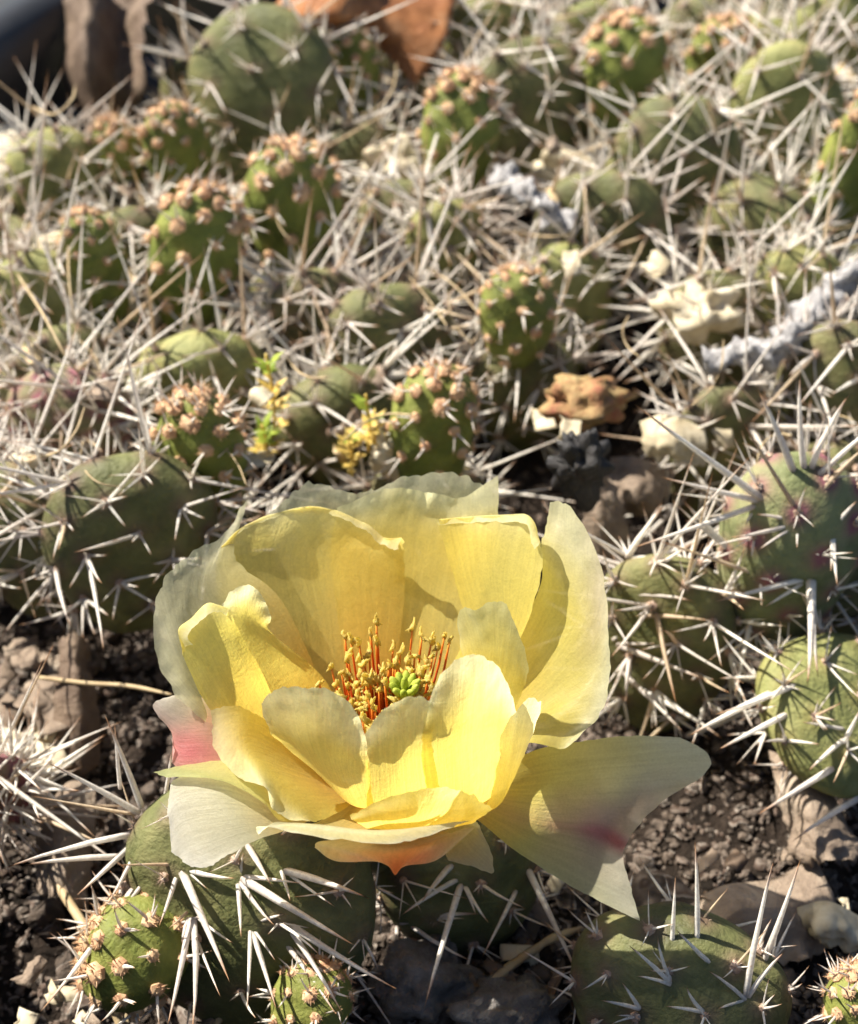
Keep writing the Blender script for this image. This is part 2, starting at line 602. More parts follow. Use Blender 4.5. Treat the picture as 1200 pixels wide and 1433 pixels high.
class Pad:
    """a cactus joint: flattened egg, axis up, face towards -y before it is turned"""

    def __init__(self, centre, W, L, T, lean=18, yaw=0, roll=0, n_ar=34, young=False):
        self.c = np.asarray(centre, float)
        self.ax = np.array((W / 2, T / 2, L / 2))
        m = Matrix.Rotation(R(yaw), 3, 'Z') @ Matrix.Rotation(R(-lean), 3, 'X') @ Matrix.Rotation(R(roll), 3, 'Y')
        self.m = np.array(m)
        self.young = young
        pts = []
        ga = math.pi * (3 - math.sqrt(5))
        ph = random.uniform(0, 6.28)
        for i in range(n_ar):
            z = 1 - 2 * (i + 0.5) / n_ar
            if young:
                z = 1 - 2 * ((i + 0.4) / n_ar) ** 1.6
            if z < (-0.75 if young else -0.7):
                continue
            r = math.sqrt(max(0, 1 - z * z))
            a = ga * i + ph
            pts.append((r * math.cos(a), r * math.sin(a), z))
        self.unit = np.array(pts)

    def shape(self, U):
        """unit sphere -> local surface point"""
        k = 1 + 0.16 * U[:, 2:3]
        sx = np.sign(U[:, :2]) * np.abs(U[:, :2]) ** 0.92
        return np.concatenate([sx * k, U[:, 2:3]], 1) * self.ax

    def world(self, Lp):
        return Lp @ self.m.T + self.c

    def areoles(self):
        P = self.shape(self.unit)
        N = P / self.ax ** 2
        N /= np.linalg.norm(N, axis=1, keepdims=True)
        return self.world(P), N @ self.m.T

    def body_mesh(self, mat, ns=36, nr=26, bumps=0.05, seed=0.0):
        V, F = blob(ns, nr, (1, 1, 1), 0, 1, 0)
        P = self.shape(V)
        A = self.shape(self.unit) if len(self.unit) else np.zeros((1, 3))
        N = P / self.ax ** 2
        N /= np.linalg.norm(N, axis=1, keepdims=True)
        d = np.sqrt(((P[:, None] - A[None]) ** 2).sum(2)).min(1)
        near = np.exp(-(d / 0.21) ** 2)
        P = P + N * (near * bumps)[:, None] + N * (0.16 * vnoise(P, 0.9, seed) + 0.05 * vnoise(P, 2.6, seed + 5))[:, None] * self.ax.min()
        return mesh('pad_body', self.world(P) - self.c, F, mat, attrs={'near': near})

    def hit(self, px, py):
        """where the view ray of a photo pixel meets the pad, cm (nearest point if it misses)"""
        o = np.array((0, 0, CAM_H))
        d = pd(px, py, 1.0) - o
        ol = (o - self.c) @ self.m
        dl = d @ self.m
        oa, da = ol / self.ax, dl / self.ax
        a, b, c = da @ da, 2 * oa @ da, oa @ oa - 1
        q = b * b - 4 * a * c
        t = (-b - math.sqrt(q)) / (2 * a) if q > 0 else -b / (2 * a)
        return o + d * t


def facing(p, n):
    v = np.array((0, 0, CAM_H)) - p
    return float(n @ (v / np.linalg.norm(v)))


PADS = []


def build_pad(pad, name, label, cat, group, mat, hero=0, smin=0.7, smax=2.1, per=(4, 7), traced=(), body_res=(30, 22), tuft_scale=1.0, thick=1.0, long_top=True):
    """pad -> Empty with pad_body, areole and spine children"""
    PADS.append(pad)
    e = empty(name, pad.c)
    tag(e, label, cat, group)
    seed = random.random() * 30
    obj('pad_body', pad.body_mesh(M[mat], *body_res, bumps=0.075 if pad.young else 0.035, seed=seed), e)
    AP, AN = pad.areoles()
    loose_spines = []
    indiv = []
    old_tufts = []
    for (p, n, u) in zip(AP, AN, pad.unit):
        fc = facing(p, n)
        roll = random.uniform(0, 6.28)
        if pad.young:
            crown = u[2] > 0.55
            o = obj('areole', random.choice(TUFT_CROWN if crown else TUFT_YOUNG), e, p + n * 0.05 - pad.c)
            o.rotation_mode = 'QUATERNION'
            dirn = n + np.array((0, 0, 0.25 if crown else 0))
            o.rotation_quaternion = quat_z(dirn, roll)
            s = tuft_scale * random.uniform(0.8, 1.15)
            o.scale = (s, s, s)
            continue
        if fc > -0.15:
            o = obj('areole', random.choice(TUFT_OLD), e, p + n * 0.02 - pad.c)
            o.rotation_mode = 'QUATERNION'
            o.rotation_quaternion = quat_z(n, roll)
            s = tuft_scale * random.uniform(0.75, 1.2)
            o.scale = (s, s, s)
        k = random.randint(*per)
        nst = random.choice((1, 1, 2, 2, 3)) if long_top else 1
        top = max(0.0, u[2]) if long_top else 0.5
        for i in range(k):
            a, b, nn = basis(n)
            an = random.uniform(0, 6.283)
            tilt = random.uniform(0.3, 1.2)
            d = math.cos(tilt) * nn + math.sin(tilt) * (math.cos(an) * a + math.sin(an) * b) + np.array((0, 0, 0.18 * top))
            stout = i < nst
            L = random.uniform(smin, smax * 1.25) * (0.6 + 0.5 * top) * random.choice((0.75, 1, 1.1)) if stout else random.uniform(0.35, 0.95) * (0.5 + 0.5 * smax / 2)
            r = thick * (random.uniform(0.026, 0.043) if stout else random.uniform(0.016, 0.03))
            (indiv if stout and fc > -0.35 else loose_spines).append((p + n * 0.02, d, L, r, fc))
    indiv.sort(key=lambda q: -q[2] * (1 + q[4]))
    for (p, d, L, r, fc) in indiv[:hero]:
        spine_obj(e, pad.c, p, d, L, r, random.random() < 0.18)
    loose_spines += indiv[hero:]
    if loose_spines:
        V, F, A = spines_joined([q[:4] for q in loose_spines])
        o = obj('small_spines', mesh('small_spines', V - pad.c, F, M['spine'], attrs={'along': A}), e)
        o['kind'] = 'stuff'
    for t in traced:
        (bx, by), (tx, ty) = t[0], t[1]
        r = t[2] if len(t) > 2 else 0.045
        near = t[3] if len(t) > 3 else 0.45
        p = pad.hit(bx, by)
        D = depth(p)
        scr = math.hypot(tx - bx, ty - by) / ppc(p)
        q = pd(tx, ty, D - near * scr)
        spine_obj(e, pad.c, p, q - p, float(np.linalg.norm(q - p)), r * 1.15, len(t) > 4)
    return e


# ================================================================== the setting
POT_C, POT_R, POT_TOP = np.array((8.0, 25.0)), 21.0, 5.0

ground = obj('ground', mesh('ground', [(-6000, -6000, -23), (6000, -6000, -23), (6000, 6000, -23), (-6000, 6000, -23)], [(0, 1, 2, 3)], M['paving'], smooth=False))
tag(ground, 'dark paving the planter stands on', None, kind='structure')

# soil: disc inside the planter, uneven
nr, nc = 70, 120
V = [(POT_C[0], POT_C[1], 0)]
for r in range(1, nr + 1):
    rr = POT_R * r / nr
    for j in range(nc):
        a = 2 * math.pi * j / nc
        V.append((POT_C[0] + rr * math.cos(a), POT_C[1] + rr * math.sin(a), 0))
V = np.array(V)
PIT = lambda x, y: -1.3 * np.exp(-(((x + 5.0) / 2.6) ** 2 + ((y - 12.0) / 4.0) ** 2))  # hollow added at the front left to deepen the rim's shade
V[:, 2] = PIT(V[:, 0], V[:, 1]) + 0.5 * vnoise(V, 0.35, 2.0) + 0.18 * vnoise(V, 1.4, 5.0) + 0.07 * vnoise(V, 4.0, 9.0)


def soil_z(x, y):
    p = (x, y, 0)
    return float(PIT(x, y) + 0.5 * vnoise([p], 0.35, 2.0)[0] + 0.18 * vnoise([p], 1.4, 5.0)[0])


F = [(0, 1 + j, 1 + (j + 1) % nc) for j in range(nc)]
for r in range(nr - 1):
    for j in range(nc):
        a, b = 1 + r * nc + j, 1 + r * nc + (j + 1) % nc
        F.append((a, a + nc, b + nc, b))
soil = obj('soil_ground', mesh('soil_ground', V, F, M['soil']))
tag(soil, 'dark gritty soil filling the planter', None, kind='structure')

# planter: lathed pot with a rolled rim
prof = [(14.5, -22.9), (15.2, -22.9), (19.4, -1.0), (21.3, 3.2), (22.3, 3.3), (22.7, 3.6), (22.8, 4.6), (22.5, 5.0), (21.6, 5.1), (21.2, 4.8), (21.02, 3.8), (20.9, -1.5), (14.0, -22.0)]
ns = 120
V, F = [], []
for (r, z) in prof:
    for j in range(ns):
        a = 2 * math.pi * j / ns
        V.append((r * math.cos(a), r * math.sin(a), z))
F = grid_faces(len(prof), ns, True)
F.append(tuple(j for j in range(ns)))
planter = obj('planter', mesh('planter', V, F, M['plastic']))
planter.location = (POT_C[0] * S, POT_C[1] * S, 0)
tag(planter, 'black round plastic planter whose rim circles the cactus bed', 'planter')

# ================================================================== the flower
B0 = (530, 1085)
D0 = 24.0
SC = 716.5 / TV / D0
TH = R(50)


def fp(px, py, Y):
    """photo pixel + how far behind the flower's axis it lies (cm) -> point"""
    u = (B0[1] - py) / SC
    k = math.sin(TH) + math.cos(TH) ** 2 / math.sin(TH)
    return pd(px, py, D0 + k * Y - u * math.cos(TH) / math.sin(TH))


BASE = fp(530, 1085, 0)
flower = empty('cactus_flower', BASE)
tag(flower, 'large pale yellow open cactus flower with orange stamens and green stigma', 'flower')

Y_BASE, Y_MID, Y_RIM = (0.93, 0.62, 0.08), (0.95, 0.82, 0.22), (0.95, 0.91, 0.58)
PALE, WHITE = (0.92, 0.90, 0.64), (0.86, 0.84, 0.74)
PINK, CORAL, ROSE = (0.88, 0.26, 0.28), (0.88, 0.27, 0.08), (0.52, 0.12, 0.12)


def petal(rows, seed, ripple=0.1, base=Y_BASE, mid=Y_MID, rim=Y_RIM, thin=0.0, spots=(), rimstart=0.62, fray=0.035, body=0.11, nr=44, nc=44, rscale=1.2, label=None):
    rows3 = [[fp(*p) for p in r] for r in rows]
    G, u, v = sheet(rows3, nr, nc, seed, ripple, rscale, fray)
    flat = G.reshape(-1, 3)
    w = v + 0.10 * vnoise(flat, 1.3, seed + 11).reshape(nr, nc)
    s1 = np.clip(w / 0.5, 0, 1)[..., None]
    s2 = np.clip((w - rimstart) / (1.02 - rimstart), 0, 1)[..., None]
    s2 = s2 * s2 * (3 - 2 * s2)
    c = np.array(base) * (1 - s1) + np.array(mid) * s1
    c = c * (1 - s2) + np.array(rim) * s2
    for (su, sv, ru, rv, sc, amt) in spots:
        q = ((u - su) / ru) ** 2 + ((v - sv) / rv) ** 2
        q = q * (1 + 0.5 * vnoise(flat, 2.2, seed + 3).reshape(nr, nc))
        k = (amt * np.exp(-q))[..., None]
        c = c * (1 - k) + np.array(sc) * k
    tint = np.concatenate([np.clip(c, 0, 0.95), np.ones((nr, nc, 1))], 2).reshape(-1, 4)
    th = body + thin * np.clip((v - 0.35) / 0.6, 0, 1)
    st = np.stack([u, v, np.full_like(u, seed)], 2).reshape(-1, 3)
    me = mesh('petal', flat - BASE, grid_faces(nr, nc), M['petal'], attrs={'tint': tint, 'thin': th.ravel(), 'st': st})
    o = obj('petal', me, flower)
    if label:
        o['label'] = label
    return o


# outermost back petal, thin and pale
petal([[(485, 1062, .35), (510, 1052, .5), (545, 1050, .5), (575, 1058, .45)],
       [(470, 930, 1.75), (500, 905, 1.95), (550, 900, 2.0), (590, 920, 1.85)],
       [(400, 800, 2.7), (470, 775, 2.9), (580, 765, 2.95), (660, 790, 2.75)],
       [(372, 722, 3.15), (430, 678, 3.45), (505, 690, 3.45), (565, 668, 3.5), (640, 662, 3.5), (690, 690, 3.3)]],
      1.0, 0.08, mid=(0.90, 0.80, 0.36), rim=PALE, thin=0.3, fray=0.06, nc=64, rscale=1.6)
# outer left petal, thin, crinkled, grey-white
petal([[(470, 1092, -.05), (470, 1078, .1), (480, 1062, .3), (490, 1052, .45)],
       [(370, 1050, -.3), (335, 1000, .2), (345, 930, .85), (400, 850, 1.55)],
       [(290, 1010, -.35), (265, 950, .1), (270, 860, 1.05), (330, 780, 2.05)],
       [(248, 978, -.2), (216, 905, .45), (222, 825, 1.2), (262, 778, 1.8), (312, 748, 2.35), (348, 698, 2.85)]],
      2.0, 0.10, mid=(0.90, 0.82, 0.42), rim=PALE, thin=0.28, fray=0.06, nc=64, rscale=1.5, rimstart=0.45)
# back right petal with the pointed corner
petal([[(515, 1055, .45), (550, 1052, .5), (582, 1060, .4)],
       [(490, 965, 1.25), (560, 955, 1.4), (640, 965, 1.15)],
       [(470, 850, 2.2), (570, 845, 2.25), (668, 855, 1.95)],
       [(462, 765, 2.7), (580, 750, 2.8), (695, 768, 2.55)],
       [(472, 710, 3.0), (545, 684, 3.1), (600, 688, 3.1), (645, 696, 3.1), (697, 664, 3.15)]],
      3.0, 0.09, fray=0.02, body=0.18, rimstart=0.74, mid=(0.96, 0.79, 0.24))
# back left petal, the large golden inner wall
petal([[(485, 1065, .3), (512, 1055, .4), (545, 1055, .4)],
       [(385, 985, .65), (460, 975, 1.0), (548, 975, 1.2)],
       [(318, 880, 1.2), (440, 865, 1.85), (562, 872, 1.95)],
       [(302, 806, 1.8), (425, 775, 2.5), (566, 800, 2.35)],
       [(308, 768, 2.1), (345, 738, 2.45), (432, 712, 2.85), (500, 732, 2.75), (535, 752, 2.6), (562, 752, 2.4)],
       [(309, 770, 2.09), (346, 739, 2.44), (432, 714, 2.83), (499, 736, 2.7), (532, 762, 2.5), (556, 770, 2.25)]],
      4.0, 0.11, body=0.22, base=(0.95, 0.60, 0.09), mid=(0.96, 0.79, 0.24), rim=(0.95, 0.91, 0.58), rimstart=0.62, nc=56)
# right back inner petal, curled lip
petal([[(560, 1062, .35), (578, 1066, .3), (590, 1075, .2)],
       [(605, 980, .95), (635, 985, .8), (655, 1005, .5)],
       [(650, 885, 1.6), (692, 885, 1.3), (722, 905, .85)],
       [(632, 800, 2.15), (690, 795, 1.95), (754, 820, 1.35)],
       [(612, 730, 2.6), (650, 727, 2.65), (700, 724, 2.5), (738, 726, 2.25), (756, 762, 1.8)],
       [(615, 733, 2.54), (651, 731, 2.58), (700, 729, 2.42), (733, 736, 2.08), (748, 768, 1.7)]],
      5.0, 0.10, body=0.16, rimstart=0.62, rim=(0.93, 0.90, 0.62))
# right outer petal, tall, its inner face in full sun
petal([[(582, 1066, .25), (590, 1080, .1), (592, 1092, 0), (585, 1102, -.1)],
       [(680, 960, .95), (700, 1000, .45), (700, 1035, 0), (685, 1068, -.4)],
       [(752, 830, 1.75), (778, 920, .8), (772, 985, .2), (728, 1040, -.5)],
       [(757, 765, 2.2), (818, 850, 1.2), (828, 950, .3), (785, 1046, -.55)],
       [(770, 702, 2.65), (800, 712, 2.45), (838, 785, 1.7), (850, 900, .6), (846, 985, -.1), (806, 1036, -.55)]],
      6.0, 0.08, rimstart=0.6, spots=[(0.45, 0.9, 0.12, 0.25, (0.86, 0.66, 0.52), 0.4)])
# left inner petals, folded one inside the other
petal([[(480, 1096, -.2), (479, 1088, -.1), (482, 1078, 0)],
       [(372, 1058, -.5), (380, 1030, -.2), (402, 1008, .15)],
       [(300, 1000, -.45), (322, 950, -.1), (362, 932, .2)],
       [(264, 938, -.15), (292, 892, .1), (334, 884, .35)],
       [(254, 908, 0), (249, 882, .15), (270, 864, .25), (294, 846, .35), (322, 852, .45)],
       [(266, 905, -.1), (263, 886, .0), (280, 872, .08), (298, 858, .2), (320, 862, .38)]],
      7.0, 0.08, body=0.22, rimstart=0.62, rscale=1.6, nr=52, rim=(0.94, 0.92, 0.68))
petal([[(482, 1080, .05), (486, 1072, .15), (492, 1064, .25)],
       [(398, 1000, .2), (430, 985, .45), (464, 968, .7)],
       [(350, 930, .4), (385, 915, .6), (428, 925, .8)],
       [(318, 868, .6), (345, 858, .8), (378, 884, .85)],
       [(310, 848, .7), (322, 828, .8), (345, 819, .9), (366, 832, .9), (379, 864, .85)]],
      7.6, 0.07, body=0.22, rimstart=0.7, rscale=1.6)
# pink outer petal on the left
petal([[(470, 1085, -.1), (472, 1096, -.25), (478, 1104, -.4)],
       [(380, 1040, -.25), (372, 1065, -.55), (372, 1092, -.9)],
       [(305, 985, -.1), (300, 1030, -.5), (312, 1080, -.95)],
       [(258, 973, 0), (252, 1028, -.4), (246, 1074, -.85)],
       [(238, 976, .05), (216, 986, 0), (236, 1022, -.25), (246, 1050, -.6)]],
      8.0, 0.06, mid=(0.82, 0.70, 0.45), rim=(0.84, 0.80, 0.72), rimstart=0.5, spots=[(0.75, 0.68, 0.42, 0.30, PINK, 0.95)],
      label='outer petal flushed pink')
# white drooping petal, lower left
petal([[(482, 1110, -.5), (490, 1116, -.6), (500, 1120, -.65)],
       [(385, 1122, -1.2), (400, 1142, -1.5), (405, 1160, -1.7)],
       [(310, 1085, -1.15), (325, 1140, -1.75), (352, 1178, -2.1)],
       [(246, 1088, -1.1), (258, 1150, -1.75), (300, 1208, -2.4)],
       [(233, 1122, -1.4), (237, 1160, -1.8), (242, 1192, -2.1), (266, 1214, -2.4)]],
      9.0, 0.06, mid=(0.90, 0.86, 0.62), rim=(0.93, 0.91, 0.84), rimstart=0.42, label='whitish drooping outer petal')
# green-tinged outer petal seen along its edge
petal([[(480, 1105, -.45), (486, 1112, -.55), (492, 1118, -.65)],
       [(398, 1085, -.9), (398, 1115, -1.3), (402, 1150, -1.75)],
       [(330, 1064, -.95), (340, 1085, -1.25), (366, 1122, -1.65)],
       [(250, 1072, -.95), (275, 1080, -1.15), (305, 1092, -1.4)],
       [(214, 1080, -1.0), (220, 1082, -1.05), (232, 1086, -1.15)]],
      10.0, 0.04, mid=(0.78, 0.74, 0.28), rim=(0.66, 0.70, 0.34), rimstart=0.45)
# front left spreading petal
petal([[(485, 1092, -.1), (490, 1102, -.25), (505, 1110, -.4)],
       [(400, 1025, -.25), (425, 1080, -.75), (482, 1132, -1.25)],
       [(335, 990, -.45), (355, 1055, -1.0), (445, 1148, -1.75)],
       [(296, 992, -.5), (300, 1045, -.9), (335, 1090, -1.4), (372, 1102, -1.7), (392, 1138, -1.95), (430, 1150, -2.0)]],
      11.0, 0.07, rimstart=0.6)
# right lower petal, hanging in the shade of the cup
petal([[(585, 1098, -.3), (590, 1104, -.4), (588, 1108, -.45), (582, 1112, -.5), (575, 1115, -.55)],
       [(682, 1080, -.65), (680, 1100, -.9), (672, 1115, -1.0), (664, 1127, -1.1), (655, 1140, -1.2)],
       [(762, 1046, -.3), (775, 1085, -.5), (765, 1125, -.7), (748, 1158, -.9), (720, 1190, -1.2)],
       [(885, 1030, .25), (890, 1075, 0), (860, 1125, -.35), (830, 1175, -.75), (805, 1244, -1.35)],
       [(950, 1032, .4), (980, 1046, .35), (994, 1066, .25), (978, 1090, .05), (930, 1118, -.3), (886, 1165, -.8), (872, 1198, -1.05), (882, 1240, -1.4), (896, 1289, -1.8)]],
      12.0, 0.05, mid=(0.80, 0.74, 0.22), rim=(0.76, 0.76, 0.58), rimstart=0.38, nc=72, nr=56, fray=0.02, body=0.0,
      spots=[(0.70, 0.86, 0.05, 0.24, (0.50, 0.04, 0.07), 1.0), (0.64, 0.75, 0.22, 0.30, (0.70, 0.42, 0.42), 0.6)], label='drooping petal with a rose streak')
# right inner lobed petal
petal([[(580, 1080, .1), (588, 1086, 0), (590, 1092, -.1)],
       [(640, 1012, .2), (668, 1022, -.1), (690, 1042, -.3)],
       [(652, 940, .35), (690, 930, .1), (729, 972, -.2)],
       [(641, 900, .7), (638, 872, .72), (650, 850, .6), (668, 852, .4), (690, 842, .33), (708, 848, .22), (722, 875, .12), (732, 905, .05), (738, 940, .0)]],
      13.0, 0.08, rimstart=0.7, rim=(0.84, 0.80, 0.42))
# front left inner petal
petal([[(500, 1110, -.45), (512, 1116, -.5), (528, 1118, -.5)],
       [(452, 1086, -.9), (485, 1122, -1.25), (524, 1132, -1.3)],
       [(388, 1036, -1.0), (446, 1050, -1.62), (517, 1082, -1.7)],
       [(370, 1000, -.95), (370, 978, -1.0), (386, 966, -1.12), (412, 961, -1.27), (440, 963, -1.4), (468, 968, -1.5), (490, 984, -1.58), (503, 1005, -1.62), (511, 1030, -1.65)]],
      14.0, 0.07, rimstart=0.68, mid=(0.95, 0.81, 0.23))
# front middle petal
petal([[(525, 1116, -.5), (545, 1116, -.5), (562, 1112, -.45)],
       [(514, 1134, -1.3), (560, 1132, -1.4), (612, 1122, -1.3)],
       [(512, 1076, -1.68), (556, 1062, -1.82), (606, 1052, -1.78)],
       [(509, 1030, -1.62), (530, 1000, -1.64), (556, 982, -1.62), (585, 976, -1.58), (604, 980, -1.6)]],
      15.0, 0.05, rimstart=0.68, mid=(0.95, 0.81, 0.23))
# front right petal, the tallest of the front
petal([[(550, 1113, -.45), (570, 1106, -.35), (585, 1096, -.2)],
       [(592, 1128, -1.25), (645, 1130, -1.3), (690, 1128, -1.1)],
       [(588, 1058, -1.78), (650, 1030, -1.7), (716, 1058, -1.0)],
       [(596, 1000, -1.66), (606, 965, -1.6), (622, 938, -1.48), (645, 920, -1.32), (668, 916, -1.15), (690, 928, -1.0), (708, 955, -.9), (722, 998, -.8)]],
      16.0, 0.05, rimstart=0.72, mid=(0.95, 0.81, 0.23))
# narrow folded petal, right front
petal([[(560, 1112, -.45), (570, 1110, -.4), (582, 1102, -.35)],
       [(666, 1136, -1.45), (684, 1134, -1.5), (694, 1110, -1.25)],
       [(694, 1082, -1.35), (716, 1076, -1.3), (732, 1062, -1.1)],
       [(700, 1030, -1.2), (722, 995, -1.1), (742, 977, -1.0), (757, 985, -.9), (752, 1012, -.9)]],
      17.0, 0.05, rim=(0.80, 0.77, 0.52), rimstart=0.5, mid=(0.86, 0.76, 0.30))
# front lip petals
petal([[(510, 1116, -.6), (550, 1122, -.7), (590, 1114, -.6)],
       [(522, 1158, -1.5), (590, 1164, -1.7), (650, 1152, -1.5)],
       [(498, 1152, -1.98), (590, 1144, -2.2), (675, 1142, -1.9)],
       [(488, 1143, -1.95), (545, 1116, -2.1), (610, 1102, -2.2), (655, 1112, -2.05), (690, 1131, -1.85)]],
      18.0, 0.04, rim=(0.80, 0.77, 0.40), rimstart=0.6, mid=(0.86, 0.74, 0.24))
petal([[(490, 1117, -.6), (520, 1120, -.7), (560, 1120, -.75), (600, 1114, -.6)],
       [(440, 1152, -1.7), (490, 1160, -1.85), (560, 1168, -1.95), (622, 1157, -1.7)],
       [(385, 1150, -2.1), (440, 1153, -2.3), (530, 1162, -2.5), (640, 1150, -2.2)],
       [(360, 1166, -2.2), (366, 1154, -2.25), (430, 1168, -2.5), (540, 1182, -2.75), (600, 1168, -2.55), (660, 1148, -2.2)]],
      19.0, 0.05, rim=(0.80, 0.78, 0.56), rimstart=0.4, mid=(0.82, 0.74, 0.36))
petal([[(510, 1119, -.7), (540, 1122, -.78), (570, 1119, -.7)],
       [(482, 1168, -1.72), (550, 1178, -1.95), (620, 1163, -1.72)],
       [(445, 1178, -2.2), (550, 1196, -2.5), (652, 1160, -2.1)],
       [(440, 1186, -2.3), (468, 1205, -2.45), (515, 1206, -2.65), (540, 1212, -2.75), (553, 1225, -2.85), (568, 1212, -2.72), (612, 1203, -2.55), (664, 1160, -2.2)]],
      20.0, 0.03, rim=(0.80, 0.74, 0.50), rimstart=0.5, mid=(0.82, 0.66, 0.34), nc=64, fray=0.0,
      spots=[(0.56, 0.9, 0.26, 0.5, CORAL, 1.0)], label='outer petal with a coral orange point')
petal([[(570, 1116, -.6), (580, 1113, -.55), (592, 1110, -.5)],
       [(618, 1168, -1.62), (635, 1155, -1.5), (652, 1142, -1.35)],
       [(622, 1196, -2.1), (648, 1180, -1.95), (668, 1152, -1.65)],
       [(632, 1206, -2.25), (660, 1212, -2.35), (687, 1222, -2.45), (688, 1196, -2.15), (672, 1160, -1.75)]],
      21.0, 0.03, rim=(0.72, 0.70, 0.52), rimstart=0.45, mid=(0.78, 0.72, 0.34))

# flower's green ovary under the petals
ov = fp(525, 1112, -.55)
V, F, A = tube(catmull([BASE + (0, 0.05, 0.1), BASE + (0.0, 0.0, -0.5), BASE + (-0.05, 0.05, -1.3), BASE + (-0.1, 0.1, -2.2)], 14), np.interp(np.linspace(0, 1, 14), [0, .25, .6, 1], [0.62, 0.78, 0.66, 0.42]), 18, lump=0.05, lscale=2.5)
obj('ovary', mesh('ovary', V - BASE, F, M['pad_mature'], attrs={'near': np.zeros(len(V))}), flower)

# flower-local frame in world coordinates: X right, Yd back, Zd along the axis
fX = np.array((1.0, 0, 0))
c_back = np.array((0, CP, -SP))      # camera axis
c_up = np.array((0, SP, CP))
fZ = math.sin(TH) * c_up - math.cos(TH) * c_back
fY = math.cos(TH) * c_up + math.sin(TH) * c_back


def fl(x, y, z):
    return BASE + x * fX + y * fY + z * fZ


def filament_mesh(P, r):
    V, F, A = tube(P, np.interp(np.linspace(0, 1, len(P)), [0, 1], [r, r * 0.7]), 6)
    return mesh('filament', V - P[0], F, M['filament'], attrs={'along': A})


ANTHER = []
for k in range(6):
    V, F = blob(10, 10, (0.036, 0.032, 0.085), 1.1, 2.0, 3.0 + k * 4)
    V[:, 0] += 0.3 * (V[:, 2] ** 2) * (12 if k % 2 else -9)
    ANTHER.append(mesh('anther', V, F, M['anther']))


def stamen(root, tip, bow):
    mid = (root + tip) / 2 + bow
    P = catmull([root, mid, tip], 7)
    e = obj('stamen', filament_mesh(P, random.uniform(0.016, 0.027)), flower, P[0] - BASE)
    d = tip - mid + np.array([random.gauss(0, .35) for _ in range(3)])
    o = obj('anther', random.choice(ANTHER), e, tip - P[0])
    o.rotation_mode = 'QUATERNION'
    o.rotation_quaternion = quat_z(d, random.uniform(0, 6.28))
    s = random.uniform(0.8, 1.25)
    o.scale = (s, s, s)


# traced tips (photo pixels, Y) then a random ring to fill
tips = [(482, 890, .75), (490, 893, .7), (502, 897, .6), (486, 917, .45), (507, 930, .35), (526, 870, .95), (518, 885, .9), (526, 895, .8),
        (516, 914, .6), (577, 877, .95), (590, 890, .85), (604, 896, .8), (622, 888, .9), (629, 896, .85), (550, 905, .75), (560, 912, .6),
        (463, 932, .25), (446, 956, .0), (472, 955, .0), (477, 975, -.3), (498, 958, .1), (512, 957, .1), (535, 937, .3), (528, 950, .2),
        (545, 930, .4), (580, 918, .55), (596, 925, .5), (605, 918, .55), (588, 940, .2), (598, 950, .1), (604, 962, 0), (515, 975, -.3),
        (520, 985, -.5), (505, 992, -.7), (508, 1005, -.9), (530, 965, -.1), (538, 955, 0), (570, 925, .5), (575, 938, .35), (613, 905, .75)]
for (px, py, Y) in tips:
    tip = fp(px, py, Y)
    x = (px - 535) / SC
    root = fl(0.08 + 0.42 * x + random.gauss(0, .04), 0.38 * Y - 0.02 + random.gauss(0, .05), 0.28)
    stamen(root, tip, fl(0.12 * x, 0.15 * Y, 0.1) - BASE)
for k in range(130):
    a = random.uniform(0, 6.283)
    rr = random.uniform(0.25, 0.8)
    z = random.uniform(1.35, 1.9)
    x, y = rr * math.cos(a), rr * math.sin(a) * 0.9
    if y < -0.5 and z > 1.6:
        z -= 0.3
    stamen(fl(0.08 + 0.5 * x, 0.5 * y, 0.28), fl(0.1 + x, y, z), fl(0.1 * x, 0.1 * y, 0.05) - BASE)

# style with its lobed green stigma
st_top = fp(566, 966, -.12)
P = catmull([fl(0.1, 0, 0.3), (fl(0.1, 0, 0.3) + st_top) / 2, st_top], 6)
V, F, A = tube(P, [0.09] * 6, 10)
style = obj('style', mesh('style', V - P[0], F, M['stigma']), flower, P[0] - BASE)
V, F = blob(8, 8, (0.068, 0.06, 0.15), 0.1, 1.5, 4)
LOBE = mesh('stigma_lobe', V, F, M['stigma'])
for k in range(10):
    a = 2 * math.pi * k / 10 + 0.2
    d = math.cos(a) * fX + math.sin(a) * fY + (1.5 + 0.6 * (k % 2)) * fZ
    o = obj('stigma_lobe', LOBE, style, st_top + 0.14 * (math.cos(a) * fX + math.sin(a) * fY) + 0.06 * fZ - P[0])
    o.rotation_mode = 'QUATERNION'
    o.rotation_quaternion = quat_z(d)
o = obj('stigma_lobe', LOBE, style, st_top + 0.12 * fZ - P[0])
o.rotation_mode = 'QUATERNION'
o.rotation_quaternion = quat_z(fZ)

# ================================================================== cactus pads
def at(px, py, z, w, h, tf, lean=18, yaw=0, roll=0, n=34, young=False):
    """pad whose centre shows at a pixel at height z; w, h in photo pixels"""
    p = pz(px, py, z)
    k = ppc(p)
    v = (716.5 - py) / 716.5 * TV
    pitch = PITCH - math.atan(v)
    W = w / k
    T = W * tf
    L = max(W * 0.8, (h / k) / max(0.5, math.cos(pitch - R(lean))))
    if not young:
        L = min(L, W * 1.55)
    return Pad(p, W, L, T, lean, yaw, roll, n, young)


G_MAT = 'spiny prickly pear pads crowding the bed'
G_YNG = 'young tufted cactus pads'

